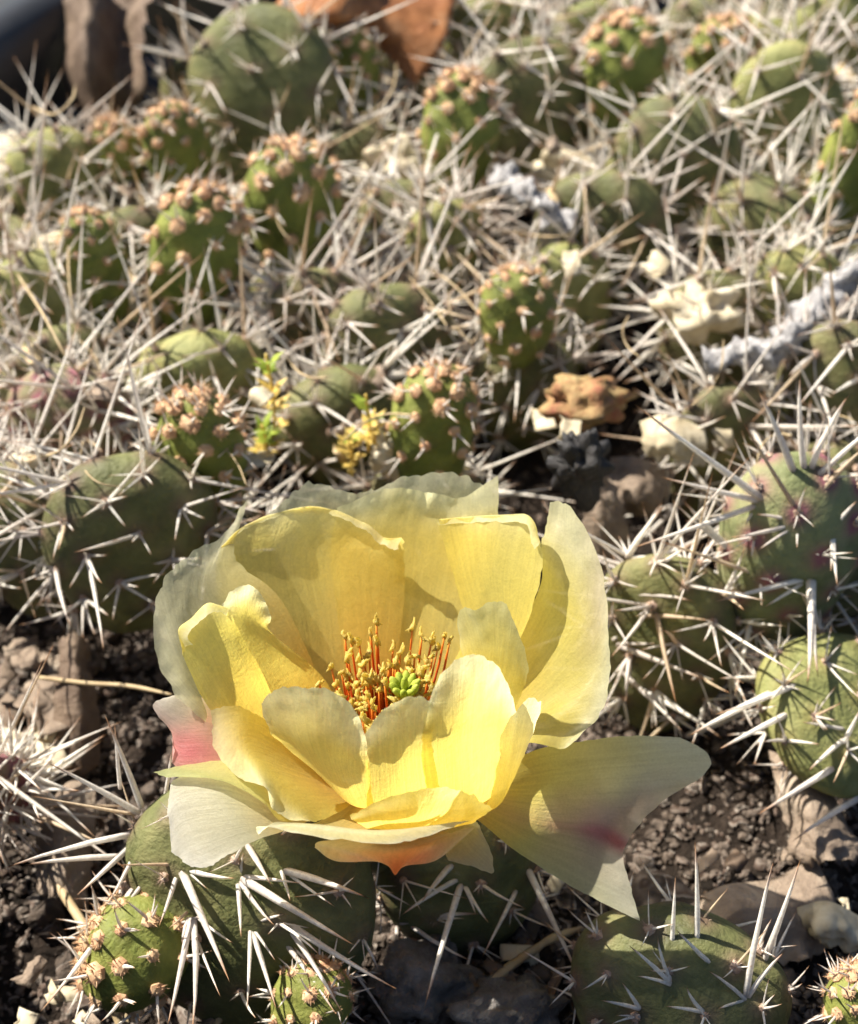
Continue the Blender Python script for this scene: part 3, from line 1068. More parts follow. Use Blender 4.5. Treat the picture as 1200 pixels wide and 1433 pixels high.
# --- pad that carries the flower, with its own traced spines
pad9 = at(345, 1275, 1.9, 350, 330, 0.42, 24, -8, 4, 40)
tr9 = [((192, 1166), (3, 1216), .05), ((196, 1170), (107, 1253), .05), ((198, 1174), (148, 1268), .04), ((205, 1176), (216, 1203), .03),
       ((170, 1199), (32, 1211), .045), ((198, 1130), (146, 1000), .05), ((195, 1138), (66, 1067), .05), ((168, 1104), (160, 1010), .03), ((190, 1140), (40, 1113), .025, .3, 1),
       ((253, 1216), (321, 1374), .062), ((248, 1222), (222, 1296), .035), ((245, 1210), (163, 1211), .025, .5, 1), ((262, 1217), (330, 1229), .04), ((258, 1215), (290, 1244), .02),
       ((338, 1229), (496, 1323), .062), ((336, 1233), (384, 1295), .038), ((333, 1236), (337, 1312), .038), ((340, 1226), (421, 1236), .032), ((338, 1222), (341, 1192), .02),
       ((188, 1242), (56, 1416), .058), ((194, 1246), (223, 1294), .032), ((188, 1246), (166, 1292), .03), ((200, 1236), (120, 1330), .03),
       ((270, 1284), (268, 1445), .05), ((266, 1285), (233, 1440), .045), ((264, 1284), (254, 1322), .03), ((275, 1283), (328, 1321), .025), ((272, 1285), (280, 1362), .03), ((262, 1276), (235, 1300), .02, .5, 1),
       ((352, 1302), (386, 1412), .042), ((354, 1300), (386, 1346), .022), ((350, 1300), (345, 1420), .03), ((356, 1290), (400, 1278), .03),
       ((397, 1218), (518, 1258), .055), ((392, 1216), (406, 1262), .03), ((345, 1182), (381, 1242), .045), ((402, 1222), (470, 1270), .025),
       ((400, 1290), (555, 1384), .05), ((405, 1300), (480, 1420), .04), ((402, 1324), (470, 1420), .035), ((230, 1120), (240, 1050), .03), ((222, 1130), (300, 1080), .02, .5, 1)]
build_pad(pad9, 'cactus_pad', 'dark green cactus pad with long white spines, carrying the yellow flower', 'cactus pad', None, 'pad_mature', hero=14, smin=0.5, smax=1.3, traced=tr9, body_res=(48, 36), per=(2, 4), thick=0.7, long_top=False)

# --- pad under the flower's coral point
pad10 = at(645, 1235, 1.3, 230, 200, 0.45, 14, 10, -8, 30)
tr10 = [((645, 1236), (593, 1412), .05), ((650, 1238), (684, 1292), .03), ((648, 1238), (666, 1282), .025), ((722, 1246), (674, 1340), .035),
        ((738, 1216), (812, 1372), .05), ((560, 1290), (672, 1279), .06), ((560, 1292), (640, 1232), .05), ((555, 1296), (560, 1370), .03), ((640, 1230), (560, 1282), .04), ((575, 1295), (660, 1345), .035), ((632, 1210), (590, 1262), .05)]
build_pad(pad10, 'cactus_pad', 'shaded cactus pad directly under the coral orange petal point', 'cactus pad', None, 'pad_mature', hero=10, smin=0.5, smax=1.3, traced=tr10, body_res=(40, 30), per=(2, 4), thick=0.7, long_top=False)

# --- shaded pad at the bottom right
pad8 = at(945, 1395, 1.5, 300, 230, 0.5, 52, -6, 10, 44)
tr8 = [((1043, 1396), (1086, 1192), .045), ((1066, 1350), (1121, 1198), .045), ((975, 1322), (972, 1175), .04), ((940, 1322), (945, 1225), .035), ((938, 1376), (878, 1322), .035), ((938, 1372), (920, 1310), .03),
       ((938, 1378), (890, 1366), .03), ((1044, 1400), (990, 1358), .03), ((1040, 1400), (1005, 1412), .03), ((998, 1352), (945, 1300), .035), ((895, 1412), (870, 1375), .03), ((895, 1412), (840, 1400), .03),
       ((984, 1416), (960, 1380), .03), ((984, 1416), (930, 1408), .03), ((1046, 1396), (1100, 1330), .04)]
build_pad(pad8, 'cactus_pad', 'broad olive cactus pad lying back in the shade of the flower', 'cactus pad', None, 'pad_mature', hero=20, smin=0.4, smax=0.9, traced=tr8, body_res=(48, 34), per=(2, 4), thick=0.7, long_top=False)

# --- blushed pad at the right and its neighbours
pad5 = at(1102, 775, 3.6, 205, 275, 0.6, 14, 8, 4, 40)
tr5 = [((1070, 701), (888, 566), .065), ((1066, 702), (922, 667), .05), ((1062, 706), (880, 768), .045), ((1060, 708), (1042, 736), .03), ((1120, 722), (1040, 592), .04, .45, 1), ((1112, 730), (1055, 720), .035),
       ((1110, 733), (1022, 752), .04), ((1112, 736), (1058, 772), .03), ((1116, 736), (1115, 768), .025), ((1165, 744), (1172, 822), .04), ((1162, 744), (1162, 800), .035), ((1166, 738), (1200, 700), .045),
       ((1132, 808), (1129, 962), .06), ((1137, 808), (1145, 952), .055), ((1126, 810), (1000, 842), .05), ((1124, 815), (1068, 850), .035), ((1060, 804), (915, 754), .04, .4, 1), ((1064, 808), (1066, 850), .025),
       ((1121, 896), (1097, 1062), .065), ((1118, 894), (1060, 905), .04), ((1124, 893), (1205, 894), .04), ((1049, 874), (1028, 975), .045), ((1046, 876), (990, 925), .03),
       ((1110, 660), (1060, 545), .06), ((1125, 655), (1120, 520), .055), ((1135, 655), (1190, 550), .055), ((1145, 665), (1230, 590), .05), ((1148, 690), (1220, 620), .05, .4, 1), ((1020, 768), (955, 700), .05), ((1020, 770), (940, 700), .03)]
build_pad(pad5, 'cactus_pad', 'plump yellow-green cactus pad blushed purple around its areoles, ringed by long spines', 'cactus pad', None, 'pad_blush', hero=14, smin=0.6, smax=1.5, traced=tr5, body_res=(48, 36), per=(2, 4), thick=0.7, long_top=False)
pad6 = at(1180, 1000, 2.0, 260, 230, 0.34, 58, 34, 26, 40)
tr6 = [((1165, 1075), (1060, 1140), .055), ((1180, 1035), (1130, 1080), .04), ((1205, 1115), (1108, 1178), .055), ((1180, 1040), (1205, 990), .04), ((1120, 955), (1000, 1000), .05), ((1080, 970), (960, 1032), .055), ((1100, 1000), (1000, 1052), .05), ((1180, 1020), (1120, 1010), .03)]
build_pad(pad6, 'cactus_pad', 'sunlit yellow-green cactus pad tucked below the purple blushed pad', 'cactus pad', None, 'pad_lit', hero=16, smin=0.5, smax=1.4, traced=tr6, body_res=(44, 32), per=(3, 6), thick=0.8)
pad7 = at(925, 905, 1.9, 200, 330, 0.42, 10, -14, -4, 46)
tr7 = [((863, 902), (990, 952), .05), ((895, 965), (1012, 1035), .05), ((866, 828), (976, 756), .05), ((868, 832), (972, 842), .05), ((876, 782), (932, 704), .05), ((857, 896), (912, 848), .035), ((918, 858), (946, 985), .045, .4, 1),
       ((900, 862), (1000, 870), .04, .4, 1), ((960, 1030), (1076, 984), .055), ((866, 830), (930, 770), .04), ((880, 780), (960, 790), .04), ((870, 940), (960, 1030), .04), ((940, 900), (975, 860), .03), ((870, 900), (920, 900), .03)]
build_pad(pad7, 'cactus_pad', 'deep green cactus pad beside the tall right petal of the flower', 'cactus pad', None, 'pad_mature', hero=30, smin=1.1, smax=2.3, traced=tr7, body_res=(40, 32), per=(5, 8))

# --- recognisable mature pads further back
mature = [
    # (pixel, height, size, ...)
    (365, 165, 3.3, 235, 300, .42, 14, -12, 4, 'tall dark green cactus pad standing beside the rust-coloured dry leaf', 'pad_mature'),
    (85, 265, 3.0, 150, 170, .6, 12, 20, -10, 'pale green cactus pad below the black planter wall and grey-brown leaf', 'pad_lit'),
    (185, 765, 3.0, 260, 240, .5, 10, 14, 6, 'wide cactus pad with a pale sunlit flank, topped by purplish spines', 'pad_mature'),
    (35, 760, 2.6, 180, 270, .5, 8, -10, -8, 'dark cactus pad next to the pale-flanked wide pad, above the loose husks', 'pad_mature'),
    (745, 170, 3.2, 190, 230, .5, 12, 12, 0, 'mid green cactus pad between two brown-tufted young pads', 'pad_mature'),
    (935, 270, 2.8, 200, 260, .5, 8, -10, 5, 'dark cactus pad below the tallest tufted young pad', 'pad_mature'),
    (1100, 190, 3.4, 180, 260, .5, 12, 6, -8, 'pale spine-covered cactus pad under the small yellowish bud', 'pad_lit'),
    (1160, 560, 3.0, 170, 240, .5, 8, -14, 8, 'green cactus pad behind the purple blushed pad, under the woolly stem', 'pad_mature'),
    (545, 500, 2.4, 200, 200, .5, 6, 10, 0, 'dim cactus pad behind the yellow sprig', 'pad_mature'),
    (840, 350, 2.4, 210, 210, .5, 4, -8, 0, 'shadowed cactus pad below the ragged grey scrap', 'pad_mature'),
    (55, 440, 3.0, 150, 170, .55, 14, 10, 10, 'sunlit cactus pad carrying tangled straw', 'pad_lit'),
    (1110, 430, 3.0, 150, 170, .55, 16, 0, 12, 'yellowish cactus pad behind the woolly grey stem', 'pad_lit'),
    (625, 345, 3.0, 120, 130, .6, 10, 10, 0, 'small light green pad under the tall tufted young pad', 'pad_lit'),
    (5, 1110, 1.6, 90, 190, .5, 10, 30, 0, 'brownish cactus pad by the curled tan leaf', 'pad_blush'),
    (100, 590, 2.9, 190, 150, .55, 14, -6, 0, 'cactus pad bristling with lilac-grey spines', 'pad_blush'),
    (690, 70, 3.0, 150, 150, .5, 8, 0, 0, 'cactus pad with a straw-coloured spine thicket beside the rust leaf', 'pad_lit'),
    (1170, 70, 3.2, 150, 160, .5, 8, 0, -6, 'pad with radiating white spines against the dark planter wall', 'pad_lit'),
    (445, 455, 2.6, 150, 150, .5, 6, 12, 0, 'dusky cactus pad beside the brown hollow', 'pad_mature'),
    (565, 340, 2.5, 150, 170, .5, 6, -6, 4, 'spine-veiled cactus pad in front of the cream husk', 'pad_mature'),
    (1000, 470, 2.3, 170, 170, .5, 4, 0, 0, 'cactus pad under the cream crumpled husk', 'pad_mature'),
    (1010, 640, 2.0, 170, 200, .5, 4, 12, 0, 'cactus pad under the tan leaf scraps', 'pad_mature'),
]
MSHORT = ['tall dark pad', 'pale pad by the planter wall', 'wide pale-flanked pad', 'dark pad above the husk heap', 'mid green pad', 'pad below the tallest young pad', 'pale spine-covered pad', 'pad under the woolly stem', 'dim pad behind the sprig', 'shadowed pad below the grey scrap', 'sunlit straw-tangled pad', 'yellowish pad behind the woolly stem', 'small light green pad', 'brownish pad by the tan leaf', 'lilac-spined pad', 'straw-spined pad by the rust leaf', 'white-spined pad by the planter wall', 'dusky pad by the hollow', 'spine-veiled pad', 'pad under the cream husk', 'pad under the tan scraps']
YSHORT = ['tall young pad', 'tallest young pad', 'yellowish leaning bud', 'slender orange-tufted young pad', 'young pad with sunlit shoulder', 'widest young pad', 'narrow young pad', 'round bright young pad', 'pink-brown tufted young pad', 'white-spined young pad', 'little young pad below the rust leaf', 'straw-topped young pad', 'dim young pad', 'golden-tufted bud', 'gravel bud', 'tiny cream-tufted bud', 'pale shoulder bud']
NAMED = [('flowering pad', pad9), ('blushed pad', pad5), ('sunlit pad below the blushed one', pad6), ('deep green pad by the flower', pad7)]
for (px, py, z, w, h, tf, lean, yaw, roll, lab, mat) in mature:
    build_pad(at(px, py, z, w * .92, h, tf * .85, lean + 4, yaw, roll, 48), 'cactus_pad', lab, 'cactus pad', None, mat, hero=30, smin=1.2, smax=2.5, per=(4, 7), body_res=(32, 24), thick=1.05)
    NAMED.append((MSHORT[len(NAMED) - 4], PADS[-1]))

# --- young tufted pads
young = [
    (640, 205, 4.3, 112, 165, .78, 8, 0, 'tall young pad with a brown tuft beside the grey ragged scrap'),
    (882, 130, 4.3, 128, 190, .75, 8, 4, 'tallest young pad, tan tufts down its dark front'),
    (1005, 85, 4.3, 100, 110, .8, 8, 10, 'yellowish young bud leaning beside the tallest tufted pad'),
    (1190, 245, 4.5, 100, 200, .8, 6, 0, 'slender young pad with sunlit green edge and orange tufts'),
    (410, 300, 4.2, 130, 150, .8, 6, -4, 'young pad with a sunlit shoulder in front of the tall dark pad'),
    (270, 368, 4.2, 140, 165, .8, 6, 6, 'widest young pad, its tan tufts spilling over one shoulder'),
    (135, 385, 4.1, 95, 145, .8, 6, -6, 'narrow young pad beside the straw-tangled pad'),
    (725, 448, 4.2, 108, 118, .85, 12, -8, 'round bright green young pad with evenly dotted areoles'),
    (605, 605, 4.0, 125, 150, .8, 6, 4, 'young pad with pink-brown tufts just behind the flower'),
    (282, 650, 4.1, 128, 160, .8, 6, -4, 'young pad with white-spined areoles beside the sprig and flower'),
    (495, 110, 4.2, 85, 120, .8, 6, 4, 'little bright green young pad below the rust-coloured leaf'),
    (250, 225, 4.1, 105, 120, .8, 6, 0, 'young pad with a straw-coloured top leaning on the tall dark pad'),
    (165, 225, 3.9, 80, 95, .8, 6, 0, 'dim young pad between the pale pad and the straw-topped one'),
    (195, 1335, 1.8, 165, 130, .85, 30, -55, 'young bud lying over with golden tufts below the flowering pad'),
    (432, 1412, 1.4, 120, 110, .85, 30, 6, 'bright young bud pushing up through gravel under the flowering pad'),
    (1200, 1408, 2.0, 90, 80, .85, 20, 0, 'tiny bud with cream tufts beside the shaded olive pad'),
    (1206, 735, 4.2, 60, 80, .85, 14, 0, 'pale tufted bud at the shoulder of the blushed pad'),
]
for (px, py, z, w, h, tf, lean, roll, lab), short in zip(young, YSHORT):
    pd_ = at(px, py, z - (.45 if z > 3.5 else 0), w * random.uniform(.82, 1.02), h * random.uniform(1.0, 1.25), tf * random.uniform(.8, 1.05), lean + random.uniform(-8, 10), random.uniform(-40, 40), roll + random.uniform(-12, 12), 44, True)
    build_pad(pd_, 'young_cactus_pad', lab, 'cactus pad', G_YNG, 'pad_young', body_res=(36, 26), tuft_scale=min(1.35, max(0.85, pd_.ax[0] / 0.72)))
    NAMED.append((short, pd_))
    if z > 3.5:      # the older joint it grows from
        c = pd_.c + np.array((random.uniform(-.3, .3), 0.25, -pd_.ax[2] - 1.25))
        build_pad(Pad(c, random.uniform(2.2, 2.9), 3.0, 1.3, 6, random.uniform(-25, 25), random.uniform(-8, 8), 40), 'cactus_pad',
                  'older spiny joint from which the %s grows' % short, 'cactus pad', None, 'pad_mature', hero=14, smin=1.0, smax=2.2, per=(5, 8), body_res=(26, 20), thick=1.05)

# --- the rest of the bed: pads between the named ones
k = 0
USED = set()
y = 17.0
while y < 42:
    x = -0.30 * (y + 12)
    while x < 0.30 * (y + 12):
        c = np.array((x + random.uniform(-.7, .7), y + random.uniform(-.7, .7), random.uniform(1.4, 2.4)))
        x += 3.0
        if np.hypot(*(c[:2] - POT_C)) > POT_R - 2.2:
            continue
        if min(np.linalg.norm((p.c - c) * (1, 1, .6)) for p in PADS) < 1.7:
            continue
        q = c - np.array((0, 0, CAM_H))
        dd = depth(c)
        px = 600 + c[0] / dd * 716.5 / TV
        py = 716.5 - (c[1] * SP + (c[2] - CAM_H) * CP) / dd * 716.5 / TV
        if -60 < px < 230 and 820 < py or (760 < px < 1010 and py > 560) or py > 760 or (px < 190 and py < 190):
            continue
        nn = sorted(NAMED, key=lambda q: np.linalg.norm(q[1].c - c))
        pairs = [(0, 1), (0, 2), (1, 2), (0, 3), (1, 3), (2, 3), (0, 4), (1, 4), (2, 4), (3, 4)]
        fl_lab = next(t for t in ('spiny pad near the %s and the %s' % (nn[i][0], nn[j][0]) for i, j in pairs) if t not in USED and len(t.split()) < 16)
        USED.add(fl_lab)
        build_pad(Pad(c, random.uniform(2.2, 3.2), random.uniform(2.8, 3.8), random.uniform(1.1, 1.7), random.uniform(-8, 22), random.uniform(-50, 50), random.uniform(-15, 15), 44), 'cactus_pad',
                  fl_lab, 'cactus pad', G_MAT, random.choice(['pad_mature', 'pad_mature', 'pad_lit']), hero=16, smin=1.2, smax=2.5, per=(4, 7), body_res=(24, 18), thick=1.05)
        k += 1
    y += 2.7
print('fill pads', k)

# ================================================================== litter, stones, twigs
def leaf(name, label, cat, pts, mat, seed, ripple=0.15, nr=30, nc=30, fray=0.14, thick=0.012, group=None):
    rows = [[pz(*p) for p in r] for r in pts]
    G, u, v = sheet(rows, nr, nc, seed, ripple * 1.8, 2.0, fray, rstart=0.0)
    flat = G.reshape(-1, 3)
    o0 = flat.mean(0)
    e = obj(name, mesh(name, flat - o0, grid_faces(nr, nc), mat))
    e.location = Vector(o0) * S
    md = e.modifiers.new('thickness', 'SOLIDIFY')
    md.thickness = thick * S
    tag(e, label, cat, group)
    return e


leaf('dry_leaf', 'rust-orange curled dry leaf behind the tall dark pad', 'leaf',
     [[(395, 35, 4.2), (450, 40, 4.9), (520, 62, 4.3), (580, 120, 3.6)], [(385, 10, 4.8), (455, 12, 5.7), (540, 20, 5.0), (622, 58, 4.4)], [(440, -60, 5.0), (500, -70, 5.8), (580, -60, 5.0), (640, -20, 4.8)]], M['leaf_rust'], 1.3)
leaf('dry_leaf', 'greyish brown dry leaf standing against the black planter wall', 'leaf',
     [[(112, 165, 2.2), (140, 190, 2.6), (165, 185, 2.2), (185, 160, 2.5)], [(88, 110, 3.4), (125, 110, 4.2), (165, 120, 3.5), (205, 118, 4.2)], [(92, 40, 4.4), (120, 50, 5.0), (170, 45, 4.3), (200, 60, 4.9)], [(100, -20, 5.2), (125, -35, 5.6), (160, -15, 5.0), (215, -25, 5.6)]], M['leaf_brown'], 2.3)
leaf('dry_leaf', 'pale tan leaf flake at the planter edge beside the pale pad', 'leaf',
     [[(-40, 190, 3.2), (10, 175, 3.5), (55, 200, 3.2)], [(-40, 240, 3.2), (5, 230, 3.6), (40, 250, 3.1)], [(-40, 290, 2.7), (0, 285, 2.9), (30, 290, 2.6)]], M['paper'], 3.3)
leaf('dry_leaf', 'broad brown leaf standing in shadow beside the flower', 'leaf',
     [[(70, 1070, .6), (110, 1085, .5), (140, 1070, .4)], [(75, 980, 1.3), (110, 975, 1.5), (138, 985, 1.1)], [(85, 895, 1.9), (102, 885, 2.1), (118, 892, 1.7)]], M['leaf_brown'], 4.3, 0.1)
leaf('dry_leaf', 'curled tan leaf lying behind the long spines of the flowering pad', 'leaf',
     [[(60, 1140, .5), (95, 1095, .7), (135, 1100, .5)], [(50, 1190, .5), (85, 1180, 1.0), (130, 1190, .5)], [(60, 1250, .4), (90, 1260, .8), (125, 1270, .4)]], M['leaf_tan'], 5.3, 0.12)
leaf('dry_leaf', 'wide dusky tan leaf in shade beyond the drooping petal', 'leaf',
     [[(960, 1270, .4), (1010, 1240, .8), (1080, 1230, .5), (1140, 1200, .5)], [(980, 1330, .4), (1040, 1290, 1.0), (1110, 1280, .8), (1170, 1260, .5)], [(1000, 1370, .3), (1060, 1350, .7), (1130, 1340, .5), (1190, 1310, .3)]], M['leaf_tan'], 6.3, 0.14)
leaf('dry_leaf', 'tan and orange leaf leaning below the sunlit yellow-green pad', 'leaf',
     [[(1075, 1050, 1.0), (1110, 1060, 1.2), (1150, 1090, 1.0)], [(1090, 1120, .9), (1130, 1130, 1.3), (1180, 1140, 1.0)], [(1110, 1200, .6), (1150, 1210, .9), (1200, 1200, .6)]], M['leaf_tan'], 7.3, 0.14)
leaf('dry_leaf', 'crumpled cream scrap on the gravel beside the shaded leaf', 'leaf',
     [[(1115, 1270, .8), (1160, 1262, 1.0), (1215, 1290, .8)], [(1120, 1300, .7), (1165, 1292, 1.1), (1215, 1315, .7)], [(1130, 1325, .4), (1170, 1325, .6), (1215, 1335, .4)]], M['paper'], 8.3, 0.3)
leaf('dry_leaf', 'tan leaf scrap caught between the withered bud and the blushed pad', 'leaf',
     [[(895, 590, 3.4), (935, 580, 3.6), (985, 600, 3.4)], [(900, 612, 3.2), (940, 610, 3.6), (990, 628, 3.2)], [(905, 640, 2.9), (945, 645, 3.1), (985, 650, 2.9)]], M['paper'], 9.3, 0.15)
leaf('dry_leaf', 'olive-brown papery leaf upright behind the tall right petal', 'leaf',
     [[(800, 800, 1.4), (840, 800, 1.4), (880, 790, 1.2)], [(815, 730, 2.2), (845, 720, 2.4), (880, 740, 2.0)], [(822, 670, 2.9), (840, 660, 3.0), (860, 680, 2.6)]], M['leaf_tan'], 10.3, 0.1)
leaf('dry_leaf', 'brown leaf scrap below the black shrivelled husk', 'leaf',
     [[(855, 640, 2.4), (890, 640, 2.6), (930, 655, 2.3)], [(850, 680, 2.1), (890, 685, 2.5), (935, 690, 2.0)], [(860, 720, 1.7), (890, 725, 1.9), (925, 720, 1.6)]], M['leaf_tan'], 10.9, 0.2)


def lump(name, label, cat, px, py, z, axes, mat, seed, lumpiness=0.5, lscale=1.6, ns=22, nr=16, rot=0.0, group=None):
    V, F = blob(ns, nr, axes, lumpiness, lscale, seed)
    c = pz(px, py, z)
    m = np.array(Matrix.Rotation(rot, 3, 'Z'))
    o = obj(name, mesh(name, V @ m.T, F, mat))
    o.location = Vector(c) * S
    tag(o, label, cat, group)
    return o


lump('shrivelled_husk', 'black shrivelled husk hanging among spines behind the flower', 'husk', 812, 650, 4.3, (.46, .4, .62), M['char'], 3.0, 0.8, 1.7, 30, 24)
lump('papery_husk', 'cream crumpled papery husk beside the woolly grey stem', 'husk', 982, 440, 3.6, (.75, .5, .55), M['paper'], 5.0, 0.8, 1.5, 30, 24)
lump('papery_husk', 'cream husk wedged behind the tall tufted young pad', 'husk', 548, 235, 3.0, (.75, .5, .6), M['paper'], 8.0, 0.8, 1.5, 30, 24)
lump('papery_husk', 'white papery husk in the crook of the straw-tangled pad', 'husk', 82, 345, 3.9, (.55, .3, .25), M['paper'], 9.0, 0.7, 1.5, 26, 20)
lump('papery_husk', 'pale husk behind the pink-brown tufted pad near the sprigs', 'husk', 545, 640, 3.0, (.35, .25, .5), M['paper'], 10.0, 0.7, 1.5, 26, 20)
lump('papery_husk', 'pale green-cream husk below the mid green pad', 'husk', 790, 245, 3.0, (.8, .4, .5), M['paper'], 12.0, 0.7, 1.5, 26, 20)
lump('withered_bud', 'shrivelled yellow bud with red spots above the black husk', 'bud', 820, 562, 3.5, (.75, .55, .42), M['husk_red'], 13.0, 0.6, 2.0, 30, 22)
lump('stone', 'large rough grey stone at the foot of the flowering pad', 'stone', 592, 1372, .35, (.8, .65, .62), M['stone_grey'], 21.0, 0.55, 1.3, 40, 30)
lump('stone', 'pale angular stone in a patch of sun on the gravel', 'stone', 712, 1425, .3, (.85, .65, .5), M['stone_grey'], 22.0, 0.6, 1.4, 40, 30, rot=0.5)
lump('stone', 'flat brown stone under the drooping rose-streaked petal', 'stone', 930, 1262, .15, (.7, .5, .3), M['pebble'], 23.0, 0.3, 1.1, rot=-0.3)


def strand(name, label, cat, pts, r, mat, lump_=0.0, ns=7, n=28, group=None, lscale=3.0, taper=True):
    P = catmull([pz(*p) for p in pts], n)
    rad = np.full(n, r) * (np.interp(np.linspace(0, 1, n), [0, .1, .8, 1], [.8, 1, .9, .4]) if taper else 1)
    V, F, A = tube(P, rad, ns, 0, lump_, 3.0, lscale)
    o0 = P[0]
    o = obj(name, mesh(name, V - o0, F, mat))
    o.location = Vector(o0) * S
    tag(o, label, cat, group)
    return o


strand('woolly_stem', 'knobbly woolly grey dead stem across the pads', 'stem', [(985, 505, 4.0), (1040, 495, 4.2), (1100, 482, 4.3), (1130, 440, 4.3), (1165, 405, 4.4), (1230, 375, 4.4)], .25, M['wool'], 0.75, 16, 70, lscale=3.2, taper=False)
strand('woolly_stem', 'ragged grey scrap of dead stem beside the tall tufted young pad', 'stem', [(695, 245, 4.2), (730, 262, 4.4), (762, 290, 4.2), (795, 318, 3.8)], .24, M['wool'], 0.75, 16, 50, lscale=3.2, taper=False)
strand('twig', 'thin straw-coloured twig crossing the dark gap to the flower', 'twig', [(55, 948, 1.6), (120, 956, 1.7), (180, 960, 1.8), (240, 972, 2.0)], .045, M['straw'])
strand('twig', 'thick pale straw lying past the golden tufted bud', 'twig', [(55, 1190, .5), (85, 1245, .7), (120, 1300, .8), (165, 1380, .6), (180, 1445, .4)], .09, M['straw'])
strand('twig', 'short straw stub under the golden tufted bud', 'twig', [(150, 1390, .8), (160, 1415, .6), (172, 1445, .4)], .08, M['straw'])
strand('twig', 'straw on the gravel beneath the flowering pad spines', 'twig', [(298, 1440, .4), (325, 1400, .5), (355, 1370, .5)], .06, M['straw'])
strand('twig', 'brown twig on gravel beside the pale angular stone', 'twig', [(680, 1378, .5), (725, 1345, .55), (770, 1315, .6), (815, 1298, .6)], .07, M['straw'], 0.3)
strand('dry_strand', 'golden curling dry strand over the lilac-spined pad', 'strand', [(20, 640, 4.2), (75, 635, 4.8), (105, 605, 5.1), (118, 570, 5.1)], .025, M['straw'])
strand('dry_strand', 'long brown arched strand over the straw-tangled pad', 'strand', [(25, 385, 4.6), (60, 440, 5.2), (90, 495, 5.0), (115, 530, 4.4)], .03, M['straw'])
strand('dry_strand', 'fine strand arching out of the planter corner', 'strand', [(45, 150, 5.0), (75, 160, 5.4), (100, 140, 5.6), (105, 120, 5.4)], .03, M['straw'])
strand('dry_strand', 'dark vertical strand beside the straw-tangled pad', 'strand', [(95, 330, 4.4), (97, 400, 5.0), (108, 470, 4.4)], .022, M['straw'])


# leafy sprigs between the pads
def sprig(label, px, py, z, h, dry):
    base = pz(px, py, z)
    e = empty('leafy_sprig', base)
    tag(e, label, 'sprig', 'leafy sprigs')
    P = catmull([base, base + (0.05, -.05, h * .5), base + (0.0, -.15, h)], 10)
    V, F, A = tube(P, [.03] * 10, 6)
    obj('stem', mesh('stem', V - base, F, M['sprig_dry']), e)
    for i in range(30):
        t = random.uniform(0.15, 1.0)
        p = P[min(9, int(t * 9))]
        a = i * 2.4
        d = np.array((math.cos(a), math.sin(a), 0.25 + 0.8 * t))
        x, y2, z2 = basis(d)
        L, w = random.uniform(.28, .46), .075
        V = [p - base, p - base + z2 * L * .45 + x * w, p - base + z2 * L + y2 * .04, p - base + z2 * L * .45 - x * w, p - base + z2 * L * .45 - y2 * .03]
        obj('leaf', mesh('sprig_leaf', V, [(0, 1, 4), (1, 2, 4), (2, 3, 4), (3, 0, 4)], M['sprig_dry'] if t < dry else M['sprig']), e)


sprig('yellow sprig with a green tip rising between the pads', 384, 610, 3.0, 2.2, 0.72)
sprig('low yellowish sprig at the foot of the green-tipped one', 372, 640, 2.4, 1.0, 0.5)
sprig('small green sprig beside the pink-brown tufted pad', 515, 632, 3.0, 1.6, 0.6)
sprig('golden withered sprig just behind the flower rim', 490, 660, 2.6, 1.0, 0.95)

# gravel: stones one can pick out, then grit
PEB = []
for k in range(8):
    V, F = blob(9, 7, (1, random.uniform(.6, .95), random.uniform(.45, .75)), 0.6, 1.5, k * 3.7)
    PEB.append(mesh('pebble', V, F, M['pebble'], smooth=k % 2 == 0))
n = 0
tries = 0
while n < 240 and tries < 4000:
    tries += 1
    if random.random() < 0.72:
        px, py = random.uniform(-20, 1220), random.uniform(1190, 1450)
    else:
        px, py = random.uniform(-20, 260), random.uniform(880, 1200)
    p = pz(px, py, 0.05)
    p[2] = soil_z(p[0], p[1]) + 0.06
    o = obj('pebble', random.choice(PEB))
    s = random.choice([.12, .15, .18, .22, .28, .36])
    o.location = Vector(p) * S
    o.rotation_euler = (random.uniform(-.5, .5), random.uniform(-.5, .5), random.uniform(0, 6.28))
    o.scale = (s, s, s)
    tag(o, 'small brown or tan pebble in the gravel under the cactus', 'pebble', 'pebbles in the gravel')
    n += 1
PV, PF = blob(6, 4, (1, .7, .55), 0.7, 1.6, 5.0)
Vs, Fs = [], []
off = 0
for k in range(11000):
    p = pz(random.uniform(-60, 1260), random.uniform(560, 1470) if k < 4000 else random.uniform(850, 1470), 0.0)
    p[2] = soil_z(p[0], p[1]) + 0.02
    if np.hypot(p[0] - POT_C[0], p[1] - POT_C[1]) > POT_R - 0.4:
        continue
    m = np.array(Matrix.Rotation(random.uniform(0, 6.28), 3, 'Z'))
    Vs.append(PV @ m.T * random.choice((.035, .05, .05, .07, .07, .1, .14)) + p)
    Fs += [tuple(i + off for i in f) for f in PF]
    off += len(PV)
grit = obj('gravel', mesh('gravel', np.concatenate(Vs), Fs, M['pebble'], smooth=False))
tag(grit, 'fine brown grit covering the soil', 'gravel', kind='stuff')

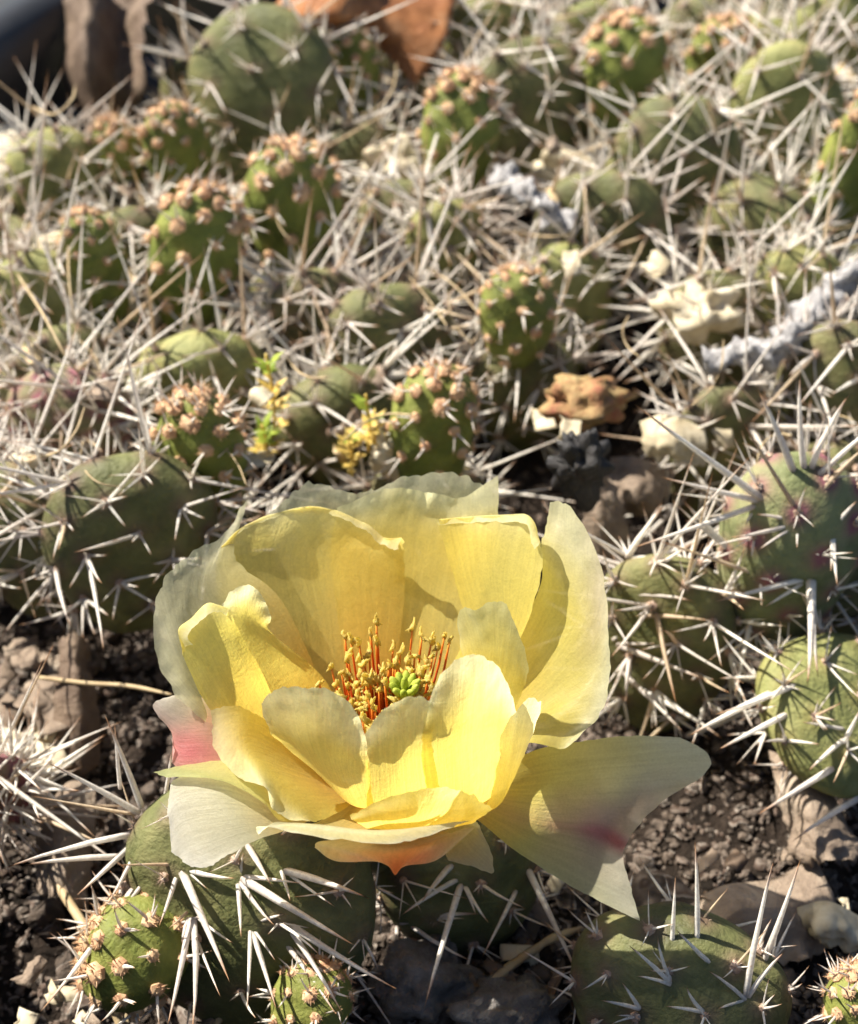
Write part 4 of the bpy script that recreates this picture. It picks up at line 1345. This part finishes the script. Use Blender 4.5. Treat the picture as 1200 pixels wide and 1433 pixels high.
# papery flakes of old husk on the left
for k in range(16):
    px, py = random.uniform(-10, 95), random.uniform(900, 1060)
    z = random.uniform(.4, 1.1)
    w, h = random.uniform(14, 34), random.uniform(10, 22)
    a = random.uniform(0, 3.1)
    rows = []
    for j in (-1, 0, 1):
        rows.append([(px + math.cos(a) * i * w - math.sin(a) * j * h, py + math.sin(a) * i * w + math.cos(a) * j * h, z + random.uniform(-.08, .12) + .1 * (1 - abs(i))) for i in (-1, 0, 1)])
    leaf('husk_flake', 'papery pale flake of old husk in the heap beside the broad brown leaf', 'flake', rows, M['leaf_tan'] if k % 3 else M['paper'], k * 1.7, 0.12, 9, 9, 0.05, 0.02, 'heap of husk flakes')

# straw and husk scraps caught among the pads
for k in range(34):
    px, py = random.uniform(0, 1200), random.uniform(60, 680)
    z = random.uniform(2.4, 4.4)
    w, h = random.uniform(10, 26), random.uniform(7, 15)
    a = random.uniform(0, 3.1)
    rows = []
    for j in (-1, 0, 1):
        rows.append([(px + math.cos(a) * i * w - math.sin(a) * j * h, py + math.sin(a) * i * w + math.cos(a) * j * h, z + random.uniform(-.1, .1) + .15 * (1 - abs(i))) for i in (-1, 0, 1)])
    leaf('husk_flake', 'cream or tan husk flake caught among the spines behind the flower', 'flake', rows, M[random.choice(['paper', 'leaf_tan', 'leaf_tan', 'straw'])], k * 2.3, 0.14, 9, 9, 0.08, 0.015, 'husk flakes caught among the spines')
for k in range(24):
    px, py = random.uniform(0, 1200), random.uniform(120, 680)
    z = random.uniform(3.4, 4.8)
    a = random.uniform(0, 6.28)
    L = random.uniform(40, 110)
    b = random.uniform(-.5, .5)
    pts = [(px + math.cos(a + b * i) * L * i / 3, py + math.sin(a + b * i) * L * i / 3, z + random.uniform(-.3, .3)) for i in range(4)]
    strand('dry_strand', 'thin dry straw strand lying across the spines behind the flower', 'strand', pts, random.uniform(.012, .026), M['straw'], 0, 5, 14, 'straw strands over the bed')

# dry bits on the gravel in front
for k in range(60):
    px, py = random.uniform(-10, 1210), random.uniform(1200, 1445)
    if 150 < px < 520 and py < 1380:
        continue
    z = random.uniform(.15, .5)
    w, h = random.uniform(8, 30), random.uniform(4, 14)
    a = random.uniform(0, 3.1)
    rows = []
    for j in (-1, 0, 1):
        rows.append([(px + math.cos(a) * i * w - math.sin(a) * j * h, py + math.sin(a) * i * w + math.cos(a) * j * h, z + random.uniform(-.08, .08) + .12 * (1 - abs(i))) for i in (-1, 0, 1)])
    leaf('husk_flake', 'tan or brown dry flake lying on the gravel below the flower', 'flake', rows, M[random.choice(['paper', 'leaf_tan', 'leaf_brown', 'leaf_tan'])], k * 3.3, 0.14, 9, 9, 0.08, 0.02, 'dry flakes on the gravel')
